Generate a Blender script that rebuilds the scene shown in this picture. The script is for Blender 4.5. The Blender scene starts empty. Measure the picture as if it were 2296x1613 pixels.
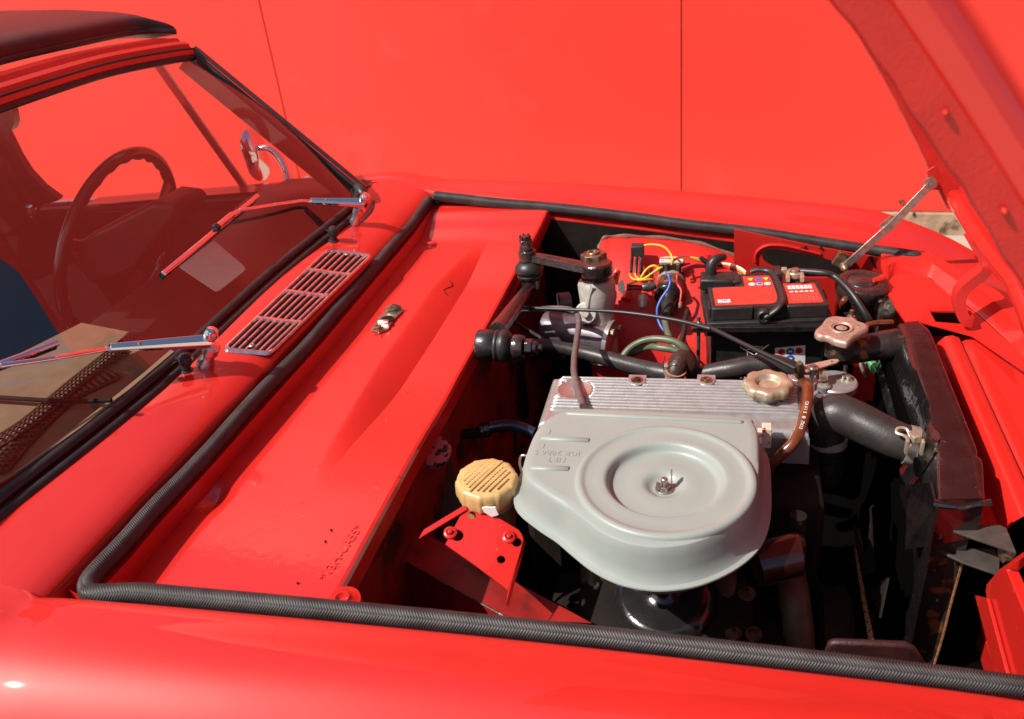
import bpy, bmesh, math, random
from mathutils import Vector as V, Matrix as M
random.seed(7)
scn = bpy.context.scene
COL = scn.collection

# ------------------------------------------------------------------ camera
# X runs to the nose of the car, Y away to its far side, Z up; z = 0 is the rear edge of the bonnet opening
FPX, CX, CY = 1926.0, 1148.0, 806.5
_dn = V((380, 3331, FPX)).normalized()
_y = V((490, -1170, FPX)); _y = (_y - _dn * _y.dot(_dn)).normalized()
_z = -_dn
_x = _y.cross(_z)
CAMPOS = V((0, -1.109, 0.6))
RW = M((_x, _y, _z))                       # camera axes (right, down, forward) -> world
cam_data = bpy.data.cameras.new('camera')
cam = bpy.data.objects.new('camera', cam_data); COL.objects.link(cam)
rt, up, bk = RW @ V((1, 0, 0)), RW @ V((0, -1, 0)), RW @ V((0, 0, -1))
cam.matrix_world = M(((rt.x, up.x, bk.x, CAMPOS.x), (rt.y, up.y, bk.y, CAMPOS.y), (rt.z, up.z, bk.z, CAMPOS.z), (0, 0, 0, 1)))
cam_data.sensor_width = 36; cam_data.lens = 36 * FPX / 2296
cam_data.clip_start = 0.02; cam_data.clip_end = 500
cam_data.dof.use_dof = True; cam_data.dof.focus_distance = 1.25; cam_data.dof.aperture_fstop = 7.0
scn.camera = cam

# ------------------------------------------------------------------ sky, sun, exposure
TOSUN = V((-0.55, -0.35, 0.755)).normalized()
elev = math.asin(TOSUN.z)
world = bpy.data.worlds.new('World'); scn.world = world; world.use_nodes = True
wn = world.node_tree
sky = wn.nodes.new('ShaderNodeTexSky'); sky.sky_type = 'NISHITA'; sky.sun_disc = False; sky.dust_density = 2.5
sky.sun_elevation = elev; sky.sun_rotation = math.atan2(TOSUN.x, TOSUN.y)
wn.links.new(sky.outputs[0], wn.nodes['Background'].inputs[0])
wn.nodes['Background'].inputs[1].default_value = 0.085
sl = bpy.data.lights.new('sun', 'SUN'); sl.energy = 4.7; sl.angle = math.radians(0.53); sl.color = (1, .95, .88)
so = bpy.data.objects.new('sun', sl); COL.objects.link(so)
so.rotation_euler = TOSUN.to_track_quat('Z', 'Y').to_euler(); so.location = (-3, -2, 4)
scn.view_settings.view_transform = 'Standard'; scn.view_settings.look = 'None'
scn.view_settings.exposure = 0.33; scn.view_settings.gamma = 1

# ------------------------------------------------------------------ point helpers
CROP = dict(O=(0, 0, .95667), a=(0, 0, 2.551), b=(0, 500, 2.551), c=(0, 1054, 2.551), d=(800, 400, 2.551), e=(1500, 0, 2.551),
            f=(1500, 400, 2.551), g=(800, 1000, 2.551), h=(1500, 1054, 2.551), p=(1100, 540, 4.48), q=(1600, 600, 4.48),
            r=(1240, 860, 2.9867), s=(880, 950, 3.226), t=(1720, 800, 4.032), u=(1950, 720, 3.507), v=(1900, 1150, 3.226),
            w=(360, 400, 3.226), A=(0, 100, 3.225), B=(0, 560, 3.6667), C=(0, 850, 3.6667), D=(1880, 0, 3.227), E=(2000, 350, 3.585),
            F=(2100, 700, 2.687), G=(1380, 540, 4.48), H=(760, 430, 3.4315))
def at(k, cx, cy, x=None, y=None, z=None):
    """a measured spot of a survey sheet, taken out to a plane of the car (x, y or z given in metres)"""
    ox, oy, s = CROP[k]
    px, py = (ox + cx / s) * .95667, (oy + cy / s) * .95667
    d = RW @ V((px - CX, py - CY, FPX))
    if z is not None: t = (z - CAMPOS.z) / d.z
    elif y is not None: t = (y - CAMPOS.y) / d.y
    else: t = (x - CAMPOS.x) / d.x
    return CAMPOS + d * t
def ats(k, pts, **kw): return [at(k, p[0], p[1], **kw) for p in pts]

# ------------------------------------------------------------------ objects
ORG = {}
def thing(name, loc, label, cat, group=None):
    o = bpy.data.objects.new(name, None); COL.objects.link(o)
    o.location = loc; o.empty_display_size = .05
    o['label'] = label; o['category'] = cat
    if group: o['group'] = group
    ORG[o] = V(loc)
    return o
def finish(name, verts, faces, mat, parent=None, sharp=38, uv=None, bevel=0, solid=0, sub=0, label=None, seg=2, flat=False):
    org = ORG[parent] if parent else V((0, 0, 0))
    me = bpy.data.meshes.new(name)
    me.from_pydata([tuple(V(v) - org) for v in verts], [], faces)
    if uv:
        ul = me.uv_layers.new(name='UVMap')
        for p in me.polygons:
            for li, fi in zip(p.loop_indices, uv[p.index]): ul.data[li].uv = fi
    bm = bmesh.new(); bm.from_mesh(me); bmesh.ops.recalc_face_normals(bm, faces=bm.faces); bm.to_mesh(me); bm.free()
    if not flat:
        for p in me.polygons: p.use_smooth = True
        me.set_sharp_from_angle(angle=math.radians(sharp))
    me.materials.append(mat)
    o = bpy.data.objects.new(name, me); COL.objects.link(o)
    if parent: o.parent = parent
    ORG[o] = org
    if solid:
        m = o.modifiers.new('thick', 'SOLIDIFY'); m.thickness = solid; m.offset = -1
    if bevel:
        m = o.modifiers.new('bevel', 'BEVEL'); m.width = bevel; m.segments = seg; m.limit_method = 'ANGLE'; m.angle_limit = math.radians(35)
        m.harden_normals = False
    if sub:
        m = o.modifiers.new('sub', 'SUBSURF'); m.levels = sub; m.render_levels = sub
    if label: o['label'] = label
    return o
def struct(o, kind='structure'): o['kind'] = kind; return o
class MB:
    def __init__(s): s.v = []; s.f = []; s.uv = []
    def add(s, vs, fs, uv=None):
        n = len(s.v); s.v += [V(p) for p in vs]; s.f += [tuple(i + n for i in q) for q in fs]
        s.uv += uv if uv else [[(0, 0)] * len(q) for q in fs]
        return s
    def build(s, name, mat, parent=None, **k): return finish(name, s.v, s.f, mat, parent, uv=s.uv, **k)
    # boxes: o corner, three edge vectors
    def par(s, o, a, b, c):
        o, a, b, c = V(o), V(a), V(b), V(c)
        vs = [o, o + a, o + a + b, o + b, o + c, o + a + c, o + a + b + c, o + b + c]
        return s.add(vs, [(0, 3, 2, 1), (4, 5, 6, 7), (0, 1, 5, 4), (1, 2, 6, 5), (2, 3, 7, 6), (3, 0, 4, 7)])
    def box(s, c, size, rot=None):
        r = rot or M.Identity(3)
        a, b, d = r @ V((size[0], 0, 0)), r @ V((0, size[1], 0)), r @ V((0, 0, size[2]))
        return s.par(V(c) - (a + b + d) / 2, a, b, d)
    def prism(s, poly, ext, bot=None):
        n = len(poly); ext = V(ext)
        low = [V(p) for p in poly]; top = [p + ext for p in low]
        return s.add(low + top, [tuple(range(n))[::-1], tuple(range(n, 2 * n))] + [(i, (i + 1) % n, n + (i + 1) % n, n + i) for i in range(n)])
    def lathe(s, prof, c, axis=(0, 0, 1), n=32, up=None, lobes=None, open0=False):
        ax = V(axis).normalized(); u = V(up) if up else (V((1, 0, 0)) if abs(ax.x) < .9 else V((0, 1, 0)))
        u = (u - ax * u.dot(ax)).normalized(); w = ax.cross(u); c = V(c)
        vs = []; fs = []; uv = []
        for j, (r, h) in enumerate(prof):
            for i in range(n):
                a = 2 * math.pi * i / n
                rr = r * (lobes(a, j) if lobes else 1)
                vs.append(c + ax * h + (u * math.cos(a) + w * math.sin(a)) * rr)
        for j in range(len(prof) - 1):
            for i in range(n):
                k = (i + 1) % n
                fs.append((j * n + i, j * n + k, (j + 1) * n + k, (j + 1) * n + i))
                uv.append([(i / n, j), ((i + 1) / n, j), ((i + 1) / n, j + 1), (i / n, j + 1)])
        if not open0: fs.append(tuple(range(n))[::-1]); uv.append([(0, 0)] * n)
        L = (len(prof) - 1) * n
        fs.append(tuple(range(L, L + n))); uv.append([(0, 0)] * n)
        return s.add(vs, fs, uv)
    def tube(s, pts, r, n=12, smooth=6, flat=None):
        P = [V(p) for p in pts]
        R = list(r) if isinstance(r, (list, tuple)) else [r] * len(P)
        if smooth and len(P) > 2:
            Q = []; QR = []
            for i in range(len(P) - 1):
                p0, p1, p2, p3 = P[max(i - 1, 0)], P[i], P[i + 1], P[min(i + 2, len(P) - 1)]
                for j in range(smooth):
                    t = j / smooth
                    Q.append(.5 * ((2 * p1) + (p2 - p0) * t + (2 * p0 - 5 * p1 + 4 * p2 - p3) * t * t + (3 * p1 - p0 - 3 * p2 + p3) * t ** 3))
                    QR.append(R[i] * (1 - t) + R[i + 1] * t)
            Q.append(P[-1]); QR.append(R[-1])
            P, R = Q, QR
        vs = []; fs = []; uv = []; L = 0
        T = [(P[min(i + 1, len(P) - 1)] - P[max(i - 1, 0)]).normalized() for i in range(len(P))]
        u = V((0, 0, 1)) if abs(T[0].z) < .9 else V((1, 0, 0))
        Ls = []
        for i, p in enumerate(P):
            if i: L += (p - P[i - 1]).length
            Ls.append(L)
            u = (u - T[i] * u.dot(T[i])).normalized(); w = T[i].cross(u)
            for k in range(n):
                a = 2 * math.pi * k / n
                ku, kw = (flat if flat else (1, 1))
                vs.append(p + (u * math.cos(a) * ku + w * math.sin(a) * kw) * R[i])
        for i in range(len(P) - 1):
            for k in range(n):
                q = (k + 1) % n
                fs.append((i * n + k, i * n + q, (i + 1) * n + q, (i + 1) * n + k))
                uv.append([(Ls[i], k / n), (Ls[i], (k + 1) / n), (Ls[i + 1], (k + 1) / n), (Ls[i + 1], k / n)])
        fs.append(tuple(range(n))[::-1]); uv.append([(0, 0)] * n)
        b = (len(P) - 1) * n; fs.append(tuple(range(b, b + n))); uv.append([(L, 0)] * n)
        return s.add(vs, fs, uv)
    def grid(s, fn, us, vs_):
        n = len(vs_); pts = [fn(a, b) for a in us for b in vs_]
        fs = [(i * n + j, i * n + j + 1, (i + 1) * n + j + 1, (i + 1) * n + j) for i in range(len(us) - 1) for j in range(n - 1)]
        uv = [[(us[i], vs_[j]), (us[i], vs_[j + 1]), (us[i + 1], vs_[j + 1]), (us[i + 1], vs_[j])] for i in range(len(us) - 1) for j in range(n - 1)]
        return s.add(pts, fs, uv)
    def loft(s, rows):
        n = len(rows[0]); pts = [p for r in rows for p in r]
        return s.add(pts, [(i * n + j, i * n + j + 1, (i + 1) * n + j + 1, (i + 1) * n + j) for i in range(len(rows) - 1) for j in range(n - 1)])
    def fill(s, poly): return s.add(poly, [tuple(range(len(poly)))])
def smooth(a, b, t): t = min(max((t - a) / (b - a), 0), 1); return t * t * (3 - 2 * t)
def lin(a, b, n): return [a + (b - a) * i / (n - 1) for i in range(n)]
def hexa(s, c, axis, r, h, up=None): return s.lathe([(r, 0), (r, h)], c, axis, 6, up)
def spline2(pts, n):
    """points resampled on a smooth curve through pts (any dimension Vector)"""
    P = [V(p) for p in pts]; out = []
    for i in range(len(P) - 1):
        p0, p1, p2, p3 = P[max(i - 1, 0)], P[i], P[i + 1], P[min(i + 2, len(P) - 1)]
        for j in range(n):
            t = j / n
            out.append(.5 * ((2 * p1) + (p2 - p0) * t + (2 * p0 - 5 * p1 + 4 * p2 - p3) * t * t + (3 * p1 - p0 - 3 * p2 + p3) * t ** 3))
    return out + [P[-1]]
def text(body, size, mat, origin, right, upv, parent, name='lettering', ext=.0002, bold=0, spacing=1):
    cu = bpy.data.curves.new('t', 'FONT'); cu.body = body; cu.size = size; cu.extrude = ext; cu.align_x = 'CENTER'; cu.align_y = 'CENTER'
    cu.offset = bold; cu.space_character = spacing; cu.resolution_u = 2
    tmp = bpy.data.objects.new('t', cu); COL.objects.link(tmp)
    me = bpy.data.meshes.new_from_object(tmp.evaluated_get(bpy.context.evaluated_depsgraph_get()))
    bpy.data.objects.remove(tmp); bpy.data.curves.remove(cu)
    r = V(right).normalized(); u = V(upv); u = (u - r * u.dot(r)).normalized(); w = r.cross(u)
    org = ORG[parent]; og = V(origin) - org
    me.transform(M(((r.x, u.x, w.x, og.x), (r.y, u.y, w.y, og.y), (r.z, u.z, w.z, og.z), (0, 0, 0, 1))))
    me.materials.clear(); me.materials.append(mat)
    o = bpy.data.objects.new(name, me); COL.objects.link(o); o.parent = parent; ORG[o] = org
    return o

# ------------------------------------------------------------------ materials
def mk(name, col, rough=.5, metal=0, coat=0, coatr=.04, var=0, vs=30, bump=0, bs=200, spots=None, rv=0, spec=.5, detail=4, dirt=None):
    m = bpy.data.materials.new(name); m.use_nodes = True; nt = m.node_tree; N = nt.nodes; L = nt.links
    b = N['Principled BSDF']; b.inputs['Roughness'].default_value = rough; b.inputs['Metallic'].default_value = metal
    b.inputs['Coat Weight'].default_value = coat; b.inputs['Coat Roughness'].default_value = coatr
    b.inputs['Specular IOR Level'].default_value = spec; b.inputs['Coat IOR'].default_value = 1.6
    b.inputs['Base Color'].default_value = (*col, 1)
    tc = N.new('ShaderNodeTexCoord')
    def noise(sc, det=detail):
        n = N.new('ShaderNodeTexNoise'); n.inputs['Scale'].default_value = sc; n.inputs['Detail'].default_value = det
        L.new(tc.outputs['Object'], n.inputs['Vector']); return n
    out = None
    if var:
        n = noise(vs); r = N.new('ShaderNodeMapRange'); r.inputs[1].default_value = .3; r.inputs[2].default_value = .7
        r.inputs[3].default_value = 1 - var; r.inputs[4].default_value = 1 + var
        L.new(n.outputs['Fac'], r.inputs[0])
        mx = N.new('ShaderNodeMix'); mx.data_type = 'RGBA'; mx.blend_type = 'MULTIPLY'; mx.inputs[0].default_value = 1
        mx.inputs[6].default_value = (*col, 1); L.new(r.outputs[0], mx.inputs[7]); out = mx.outputs[2]
    for sp in (spots or []):                      # (colour, noise scale, low edge, high edge)
        n = noise(sp[1], 6); r = N.new('ShaderNodeMapRange'); r.interpolation_type = 'SMOOTHSTEP'
        r.inputs[1].default_value = sp[2]; r.inputs[2].default_value = sp[3]
        L.new(n.outputs['Fac'], r.inputs[0])
        mx = N.new('ShaderNodeMix'); mx.data_type = 'RGBA'; L.new(r.outputs[0], mx.inputs[0])
        if out: L.new(out, mx.inputs[6])
        else: mx.inputs[6].default_value = (*col, 1)
        mx.inputs[7].default_value = (*sp[0], 1); out = mx.outputs[2]
    if out: L.new(out, b.inputs['Base Color'])
    if rv:
        n = noise(vs * .7); r = N.new('ShaderNodeMapRange'); r.inputs[1].default_value = .3; r.inputs[2].default_value = .7
        r.inputs[3].default_value = max(rough - rv, .02); r.inputs[4].default_value = rough + rv
        L.new(n.outputs['Fac'], r.inputs[0]); L.new(r.outputs[0], b.inputs['Roughness'])
    if bump:
        n = noise(bs, 3); bp = N.new('ShaderNodeBump'); bp.inputs['Strength'].default_value = 1; bp.inputs['Distance'].default_value = bump
        L.new(n.outputs['Fac'], bp.inputs['Height']); L.new(bp.outputs[0], b.inputs['Normal'])
        if coat: L.new(bp.outputs[0], b.inputs['Coat Normal'])
    return m
RED = (.60, .021, .0145)
m_paint = mk('red_body_paint', RED, .50, coat=1, coatr=.035, spec=.22, var=.05, vs=9, bump=.00006, bs=28, rv=.04, spots=[((.60, .07, .055), 620, .74, .80)])
m_rough = mk('rough_shaded_red_paint', (.48, .014, .010), .45, coat=.15, coatr=.15, var=.10, vs=25, bump=.0006, bs=420, rv=.08)  # rough paint, darkened to carry the shade of the lid's underside
m_bay = mk('red_bay_paint', (.60, .018, .012), .33, coat=.8, coatr=.06, var=.06, vs=14, bump=.00012, bs=90,
           spots=[((.30, .012, .008), 60, .70, .76), ((.62, .10, .08), 130, .70, .76)])
m_shadered = mk('shaded_grimy_red', (.28, .010, .007), .5, var=.35, vs=18, bump=.0004, bs=120, spots=[((.03, .008, .006), 12, .5, .66)])  # bay red darkened evenly as low-bay shade; random dark spots are grime
m_baymetal = mk('worn_bay_paint', (.58, .02, .014), .45, var=.12, vs=30, bump=.0004, bs=300, spots=[((.05, .03, .02), 34, .64, .68)])
m_black = mk('black_rubber', (.022, .020, .020), .42, var=.3, vs=60, bump=.0002, bs=300)
m_hose = mk('black_hose_rubber', (.032, .028, .027), .38, var=.3, vs=60, bump=.0003, bs=420, rv=.1)
m_blackpaint = mk('black_gloss_paint', (.016, .014, .014), .28, coat=.5, coatr=.1, var=.4, vs=60, bump=.0004, bs=180, rv=.12,
                  spots=[((.16, .10, .07), 55, .69, .76)])
m_tank = mk('black_radiator_paint', (.014, .011, .011), .26, coat=1, coatr=.08, var=.3, vs=40, bump=.0002, bs=160, rv=.10,
            spots=[((.10, .07, .06), 90, .68, .76), ((.20, .05, .015), 30, .74, .79)])
m_tar = mk('tar_sealer', (.010, .009, .009), .14, coat=1, coatr=.05, var=.3, vs=60, bump=.0014, bs=55)
m_rusty = mk('rusty_black_steel', (.025, .018, .016), .5, var=.4, vs=70, bump=.0006, bs=220,
             spots=[((.20, .07, .025), 42, .58, .70), ((.30, .27, .24), 75, .66, .70)])
m_dark = mk('dark_grime_and_shade', (.014, .0095, .008), .8, spec=.15, var=.4, vs=20, bump=.0008, bs=80)  # grime colour that also stands in for shade in cavities
m_void = mk('shade_black', (.002, .0018, .0016), .95, spec=.02)  # near-black in place of deep bay shade, so sun leaves no patches
m_towera = mk('pale_cast_alloy', (.50, .46, .41), .5, metal=.25, var=.15, vs=70, bump=.0005, bs=300, spots=[((.22, .12, .07), 30, .66, .76)])
m_steel = mk('dull_steel', (.42, .38, .33), .38, metal=.9, var=.25, vs=90, bump=.0002, bs=400, spots=[((.22, .09, .04), 60, .62, .74)])
m_brown = mk('oily_steel', (.24, .16, .10), .35, metal=.7, var=.4, vs=90, bump=.0003, bs=300, spots=[((.10, .04, .02), 70, .52, .62)])
m_brass = mk('passivated_yellow_steel', (.46, .39, .26), .40, metal=.5, var=.22, vs=60, spots=[((.44, .32, .25), 40, .48, .60)])
m_chrome = mk('chrome', (.86, .86, .88), .05, metal=1)
m_chromeold = mk('tarnished_pinklit_chrome', (.80, .68, .66), .30, metal=1, var=.25, vs=120, spots=[((.10, .03, .02), 150, .66, .72)])  # pink tint carries the red reflection; dark spots are tarnish
m_alloy = mk('cast_aluminium', (.40, .385, .375), .40, metal=.6, var=.12, vs=90, bump=.00015, bs=600)
m_grey = mk('grey_filter_paint', (.285, .315, .288), .40, var=.035, vs=18, bump=.00012, bs=150, rv=.06,
            spots=[((.30, .20, .16), 240, .80, .84), ((.55, .30, .27), 22, .76, .84)])
m_cap = mk('yellow_cap_plastic', (.56, .36, .145), .35, var=.14, vs=60, bump=.0002, bs=200)
m_fluid = mk('reservoir_plastic', (.34, .20, .09), .3, var=.3, vs=60)
m_battery = mk('black_battery_plastic', (.020, .019, .019), .45, var=.3, vs=120, bump=.0002, bs=500, spots=[((.18, .17, .16), 520, .70, .74)])
m_battop = mk('battery_lid_plastic', (.028, .022, .022), .42, var=.25, vs=70, bump=.0002, bs=400)
m_redlabel = mk('red_battery_label', (.52, .05, .035), .35, var=.08, vs=50)
m_white = mk('white_print', (.80, .79, .76), .5)
m_yellowp = mk('yellow_print', (.85, .65, .05), .5)
m_bluep = mk('blue_print', (.04, .13, .55), .45)
m_redp = mk('red_print', (.65, .05, .04), .5)
m_ywire = mk('yellow_wire', (.72, .45, .03), .4)
m_gwire = mk('green_yellow_wire', (.38, .42, .06), .4)
m_bwire = mk('blue_wire', (.05, .14, .50), .4)
m_rwire = mk('red_wire', (.55, .02, .03), .4)
m_kwire = mk('black_wire', (.02, .02, .02), .4)
m_wwire = mk('white_wire', (.7, .68, .66), .45)
m_olive = mk('olive_ignition_lead', (.10, .115, .07), .4, var=.2, vs=60)
m_green = mk('green_hose', (.06, .25, .10), .35, var=.15, vs=60)
m_amber = mk('brown_petrol_hose', (.15, .042, .014), .22, coat=.6, coatr=.06, var=.3, vs=40)
m_bluehose = mk('blue_black_hose', (.018, .020, .045), .28, var=.3, vs=60)
m_greyhose = mk('grey_vacuum_hose', (.14, .105, .10), .45, var=.2, vs=80)
m_coil = mk('grimy_coil_can', (.30, .14, .10), .35, metal=.5, var=.35, vs=60, spots=[((.03, .02, .02), 40, .55, .65)])
m_bake = mk('bakelite', (.018, .013, .011), .25, coat=.4, var=.4, vs=60)
m_cream = mk('cream_ceramic', (.62, .50, .40), .5, var=.15, vs=80, spots=[((.30, .03, .02), 120, .60, .64)])
m_greasy = mk('greasy_black_metal', (.030, .020, .018), .22, coat=.6, coatr=.1, var=.4, vs=80, bump=.0008, bs=220)
m_copper = mk('copper_tone_cap', (.44, .28, .22), .40, metal=.35, var=.15, vs=70)
m_wallpaint = mk('coral_wall_panel', (.82, .044, .029), .45, bump=.0015, bs=2.2, var=.03, vs=1.4, rv=.05, spots=[((.84, .060, .044), 3.1, .60, .80), ((.86, .10, .08), 17, .79, .84)])
m_seam = mk('panel_joint', (.12, .012, .010), .8)
m_concrete = mk('tan_concrete', (.36, .24, .15), .85, var=.25, vs=14, bump=.003, bs=60, spots=[((.10, .06, .035), 9, .56, .66)])
m_ground = mk('pale_concrete_ground', (.40, .34, .27), .9, var=.14, vs=6, bump=.002, bs=80)
m_softtop = mk('dark_vinyl_top', (.030, .012, .012), .33, var=.2, vs=50, bump=.0003, bs=500)
m_vinyl = mk('dark_interior_vinyl', (.012, .006, .005), .45, var=.2, vs=30, bump=.0003, bs=300)
m_tanrefl = mk('tan_reflection', (.19, .115, .070), .55, var=.12, vs=40, bump=.0003, bs=300)  # tan put in for the beige reflection low in the windscreen
m_tan = mk('tan_interior', (.05, .02, .01), .5, var=.2, vs=30)
m_carpet = mk('dark_carpet', (.02, .012, .01), .9, var=.3, vs=80)
m_wheelrim = mk('steering_wheel_plastic', (.03, .012, .010), .22, coat=.4)
m_card = mk('white_card', (.88, .84, .76), .6, var=.05, vs=40)
m_foam = mk('pink_scraped_paint', (.55, .16, .17), .5, spots=[((.03, .01, .01), 110, .54, .57)])
m_olivemetal = mk('dusty_olive_steel', (.07, .045, .022), .5, var=.3, vs=40)
def glass_mat():
    m = bpy.data.materials.new('windscreen_glass'); m.use_nodes = True; nt = m.node_tree; N = nt.nodes; L = nt.links
    N.remove(N['Principled BSDF'])
    tr = N.new('ShaderNodeBsdfTransparent'); tr.inputs[0].default_value = (.86, .88, .86, 1)
    gl = N.new('ShaderNodeBsdfGlossy'); gl.inputs['Roughness'].default_value = .01; gl.inputs[0].default_value = (1, 1, 1, 1)
    fr = N.new('ShaderNodeFresnel'); fr.inputs[0].default_value = 2.05
    mx = N.new('ShaderNodeMixShader')
    L.new(fr.outputs[0], mx.inputs[0]); L.new(tr.outputs[0], mx.inputs[1]); L.new(gl.outputs[0], mx.inputs[2])
    L.new(mx.outputs[0], N['Material Output'].inputs[0])
    return m
m_glass = glass_mat()
def braid_mat():
    m = bpy.data.materials.new('braided_seal'); m.use_nodes = True; nt = m.node_tree; N = nt.nodes; L = nt.links
    b = N['Principled BSDF']; b.inputs['Roughness'].default_value = .48
    uv = N.new('ShaderNodeUVMap'); sp = N.new('ShaderNodeSeparateXYZ'); L.new(uv.outputs[0], sp.inputs[0])
    def ma(op, a, b_=None):
        n = N.new('ShaderNodeMath'); n.operation = op
        for i, q in enumerate((a, b_)):
            if q is None: continue
            if isinstance(q, (int, float)): n.inputs[i].default_value = q
            else: L.new(q, n.inputs[i])
        return n.outputs[0]
    band = ma('PINGPONG', ma('MULTIPLY', sp.outputs[1], 8), 1)          # herringbone columns round the cord
    ph = ma('ADD', ma('MULTIPLY', sp.outputs[0], 2 * math.pi / .0029), ma('MULTIPLY', band, 10.0))
    wv = ma('ADD', ma('MULTIPLY', ma('SINE', ph), .5), .5)
    cr = N.new('ShaderNodeMix'); cr.data_type = 'RGBA'; cr.inputs[6].default_value = (.016, .014, .014, 1); cr.inputs[7].default_value = (.062, .055, .053, 1)
    L.new(wv, cr.inputs[0])
    tc = N.new('ShaderNodeTexCoord'); ns = N.new('ShaderNodeTexNoise'); ns.inputs['Scale'].default_value = 35; L.new(tc.outputs['Object'], ns.inputs['Vector'])
    mr = N.new('ShaderNodeMapRange'); mr.inputs[1].default_value = .35; mr.inputs[2].default_value = .7; mr.inputs[3].default_value = .6; mr.inputs[4].default_value = 1.25
    L.new(ns.outputs['Fac'], mr.inputs[0])
    mm = N.new('ShaderNodeMix'); mm.data_type = 'RGBA'; mm.blend_type = 'MULTIPLY'; mm.inputs[0].default_value = 1
    L.new(cr.outputs[2], mm.inputs[6]); L.new(mr.outputs[0], mm.inputs[7]); L.new(mm.outputs[2], b.inputs['Base Color'])
    bp = N.new('ShaderNodeBump'); bp.inputs['Distance'].default_value = .0005; L.new(wv, bp.inputs['Height']); L.new(bp.outputs[0], b.inputs['Normal'])
    return m
m_braid = braid_mat()
# ================================================================== GROUND AND WALL
def grid_plane(name, o, a, b, mat, nu=2, nv=2):
    return MB().grid(lambda i, j: V(o) + V(a) * i + V(b) * j, lin(0, 1, nu), lin(0, 1, nv)).build(name, mat)
GZ = -.85
struct(grid_plane('ground', (-60, -60, GZ), (120, 0, 0), (0, 120, 0), m_ground))
# the wall of flat panels behind the car stands a little askew
w0 = at('O', 2080 / 1.0 * 1.0, 525, z=GZ); 
wa = math.radians(-4.5); WD = V((math.cos(wa), math.sin(wa), 0)); WN = V((-math.sin(wa) * -1, -math.cos(wa), 0)); WN = V((math.sin(wa), -math.cos(wa), 0))
w0 = V((.84, 2.386, GZ))
wall = thing('panel_wall', (.84, 2.45, GZ), 'tall coral red wall of flat panels behind the car', 'wall')
def wallpoint(px, py):
    d = RW @ V((px - CX, py - CY, FPX)); t = (w0 - CAMPOS).dot(WN) / d.dot(WN); return CAMPOS + d * t
s1 = (wallpoint(1528, 200) - w0).dot(WD); s2 = (wallpoint(610, 130) - w0).dot(WD)
edges = [-9.0, s2 - 2.62, s2, s1, s1 + (s1 - s2), s1 + 2 * (s1 - s2), 9.0]
WB = .095
for i in range(len(edges) - 1):
    a, b = edges[i] + .0022, edges[i + 1] - .0022
    MB().par(w0 + WD * a + V((0, 0, WB)) - WN * .0, WD * (b - a), -WN * .03, V((0, 0, 3.9))).build('wall_panel', m_wallpaint, wall, bevel=.0015)
MB().par(w0 + WD * -9 + V((0, 0, WB)) - WN * .006, WD * 18, -WN * .05, V((0, 0, 3.9))).build('backing', m_seam, wall)
k = MB(); k.par(w0 + WD * -9 + V((0, 0, -.02)) + WN * .012, WD * 18, -WN * .1, V((0, 0, WB + .017)))
k.build('plinth', m_concrete, wall, bevel=.006)
sc = wallpoint(2022, 453) + WN * .001
k = MB().lathe([(.010, 0), (.010, .003), (.006, .004), (.004, .001)], sc, WN, 14).build('screw', m_brown, wall)
MB().lathe([(.008, 0), (.006, .012)], wallpoint(2049, 479) + WN * .006, WN, 8).build('plug', m_black, wall)

# ================================================================== CAR
car = thing('car', (-.3, 0, GZ), 'red open bonnet convertible with dark soft top beside the red panel wall', 'car')
def W(x): return .580 - .0889 * (x + .62)
def ZE(x):
    t = x + .62
    return -.075 * t - .037 * t * t if t > 0 else -.05 * t * (1 if t > -.1 else 1)
XR = [(-.62, -.668), (-.595, -.668), (-.444, -.663), (-.175, -.651), (.188, -.630), (.534, -.616), (.62, -.616)]
XS = [(-.62, -.643), (-.569, -.642), (-.351, -.632), (-.038, -.618), (.3, -.612), (.589, -.612), (.65, -.612)]
def SZ(y): return -.017 + .008 * smooth(.40, .58, y) + .006 * (1 - smooth(-.58, -.50, y))
XS = []
for px_, py_ in ((150, 1353), (190, 1310), (320, 1168), (450, 1030), (575, 893), (700, 760), (830, 610), (965, 447), (990, 420)):
    z_ = -.02
    for _ in range(6): p_ = at('O', px_, py_, z=z_); z_ = SZ(p_.y)
    XS.append((p_.y, p_.x))
XW = [(-.8, -.80), (-.522, -.775), (-.393, -.766), (-.17, -.750), (.1, -.740), (.329, -.736), (.527, -.738), (.8, -.76)]
XF = [(-.7, -.395), (-.533, -.388), (-.338, -.385), (.064, -.372), (.602, -.364), (.7, -.363)]
def interp(tab, y):
    if y <= tab[0][0]: return tab[0][1]
    for (a, b), (c, d) in zip(tab, tab[1:]):
        if y <= c:
            t = (y - a) / (c - a); t = t
            return b + (d - b) * t
    return tab[-1][1]
EDG = .017
def YE(x): return W(x) + EDG if x > -.66 else W(-.66) + EDG
def nose(x): return -.42 * max(0, x - .28) ** 2 - .02 * smooth(.2, .6, x)
def crown(x, y):
    """height of the outer skin above the opening, without the roll of the wing"""
    xr = interp(XR, max(min(y, .6), -.6))
    if x > xr: return ZE(x) + .004 + nose(x)
    t = xr - x
    u_ = min(t, .11)
    return .004 + .24 * u_ - .35 * u_ * u_ - .05 * max(0, t - .11) + .006 * (1 - (y / .6) ** 2) * smooth(0, .08, t)
DW, RW2 = .150, .175
BULGE = [(-1.5, .0), (-.8, .002), (-.6, .008), (-.3, .026), (0, .038), (.2, .046), (.3, .050), (.42, .038), (.55, .012), (.8, 0)]
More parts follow.
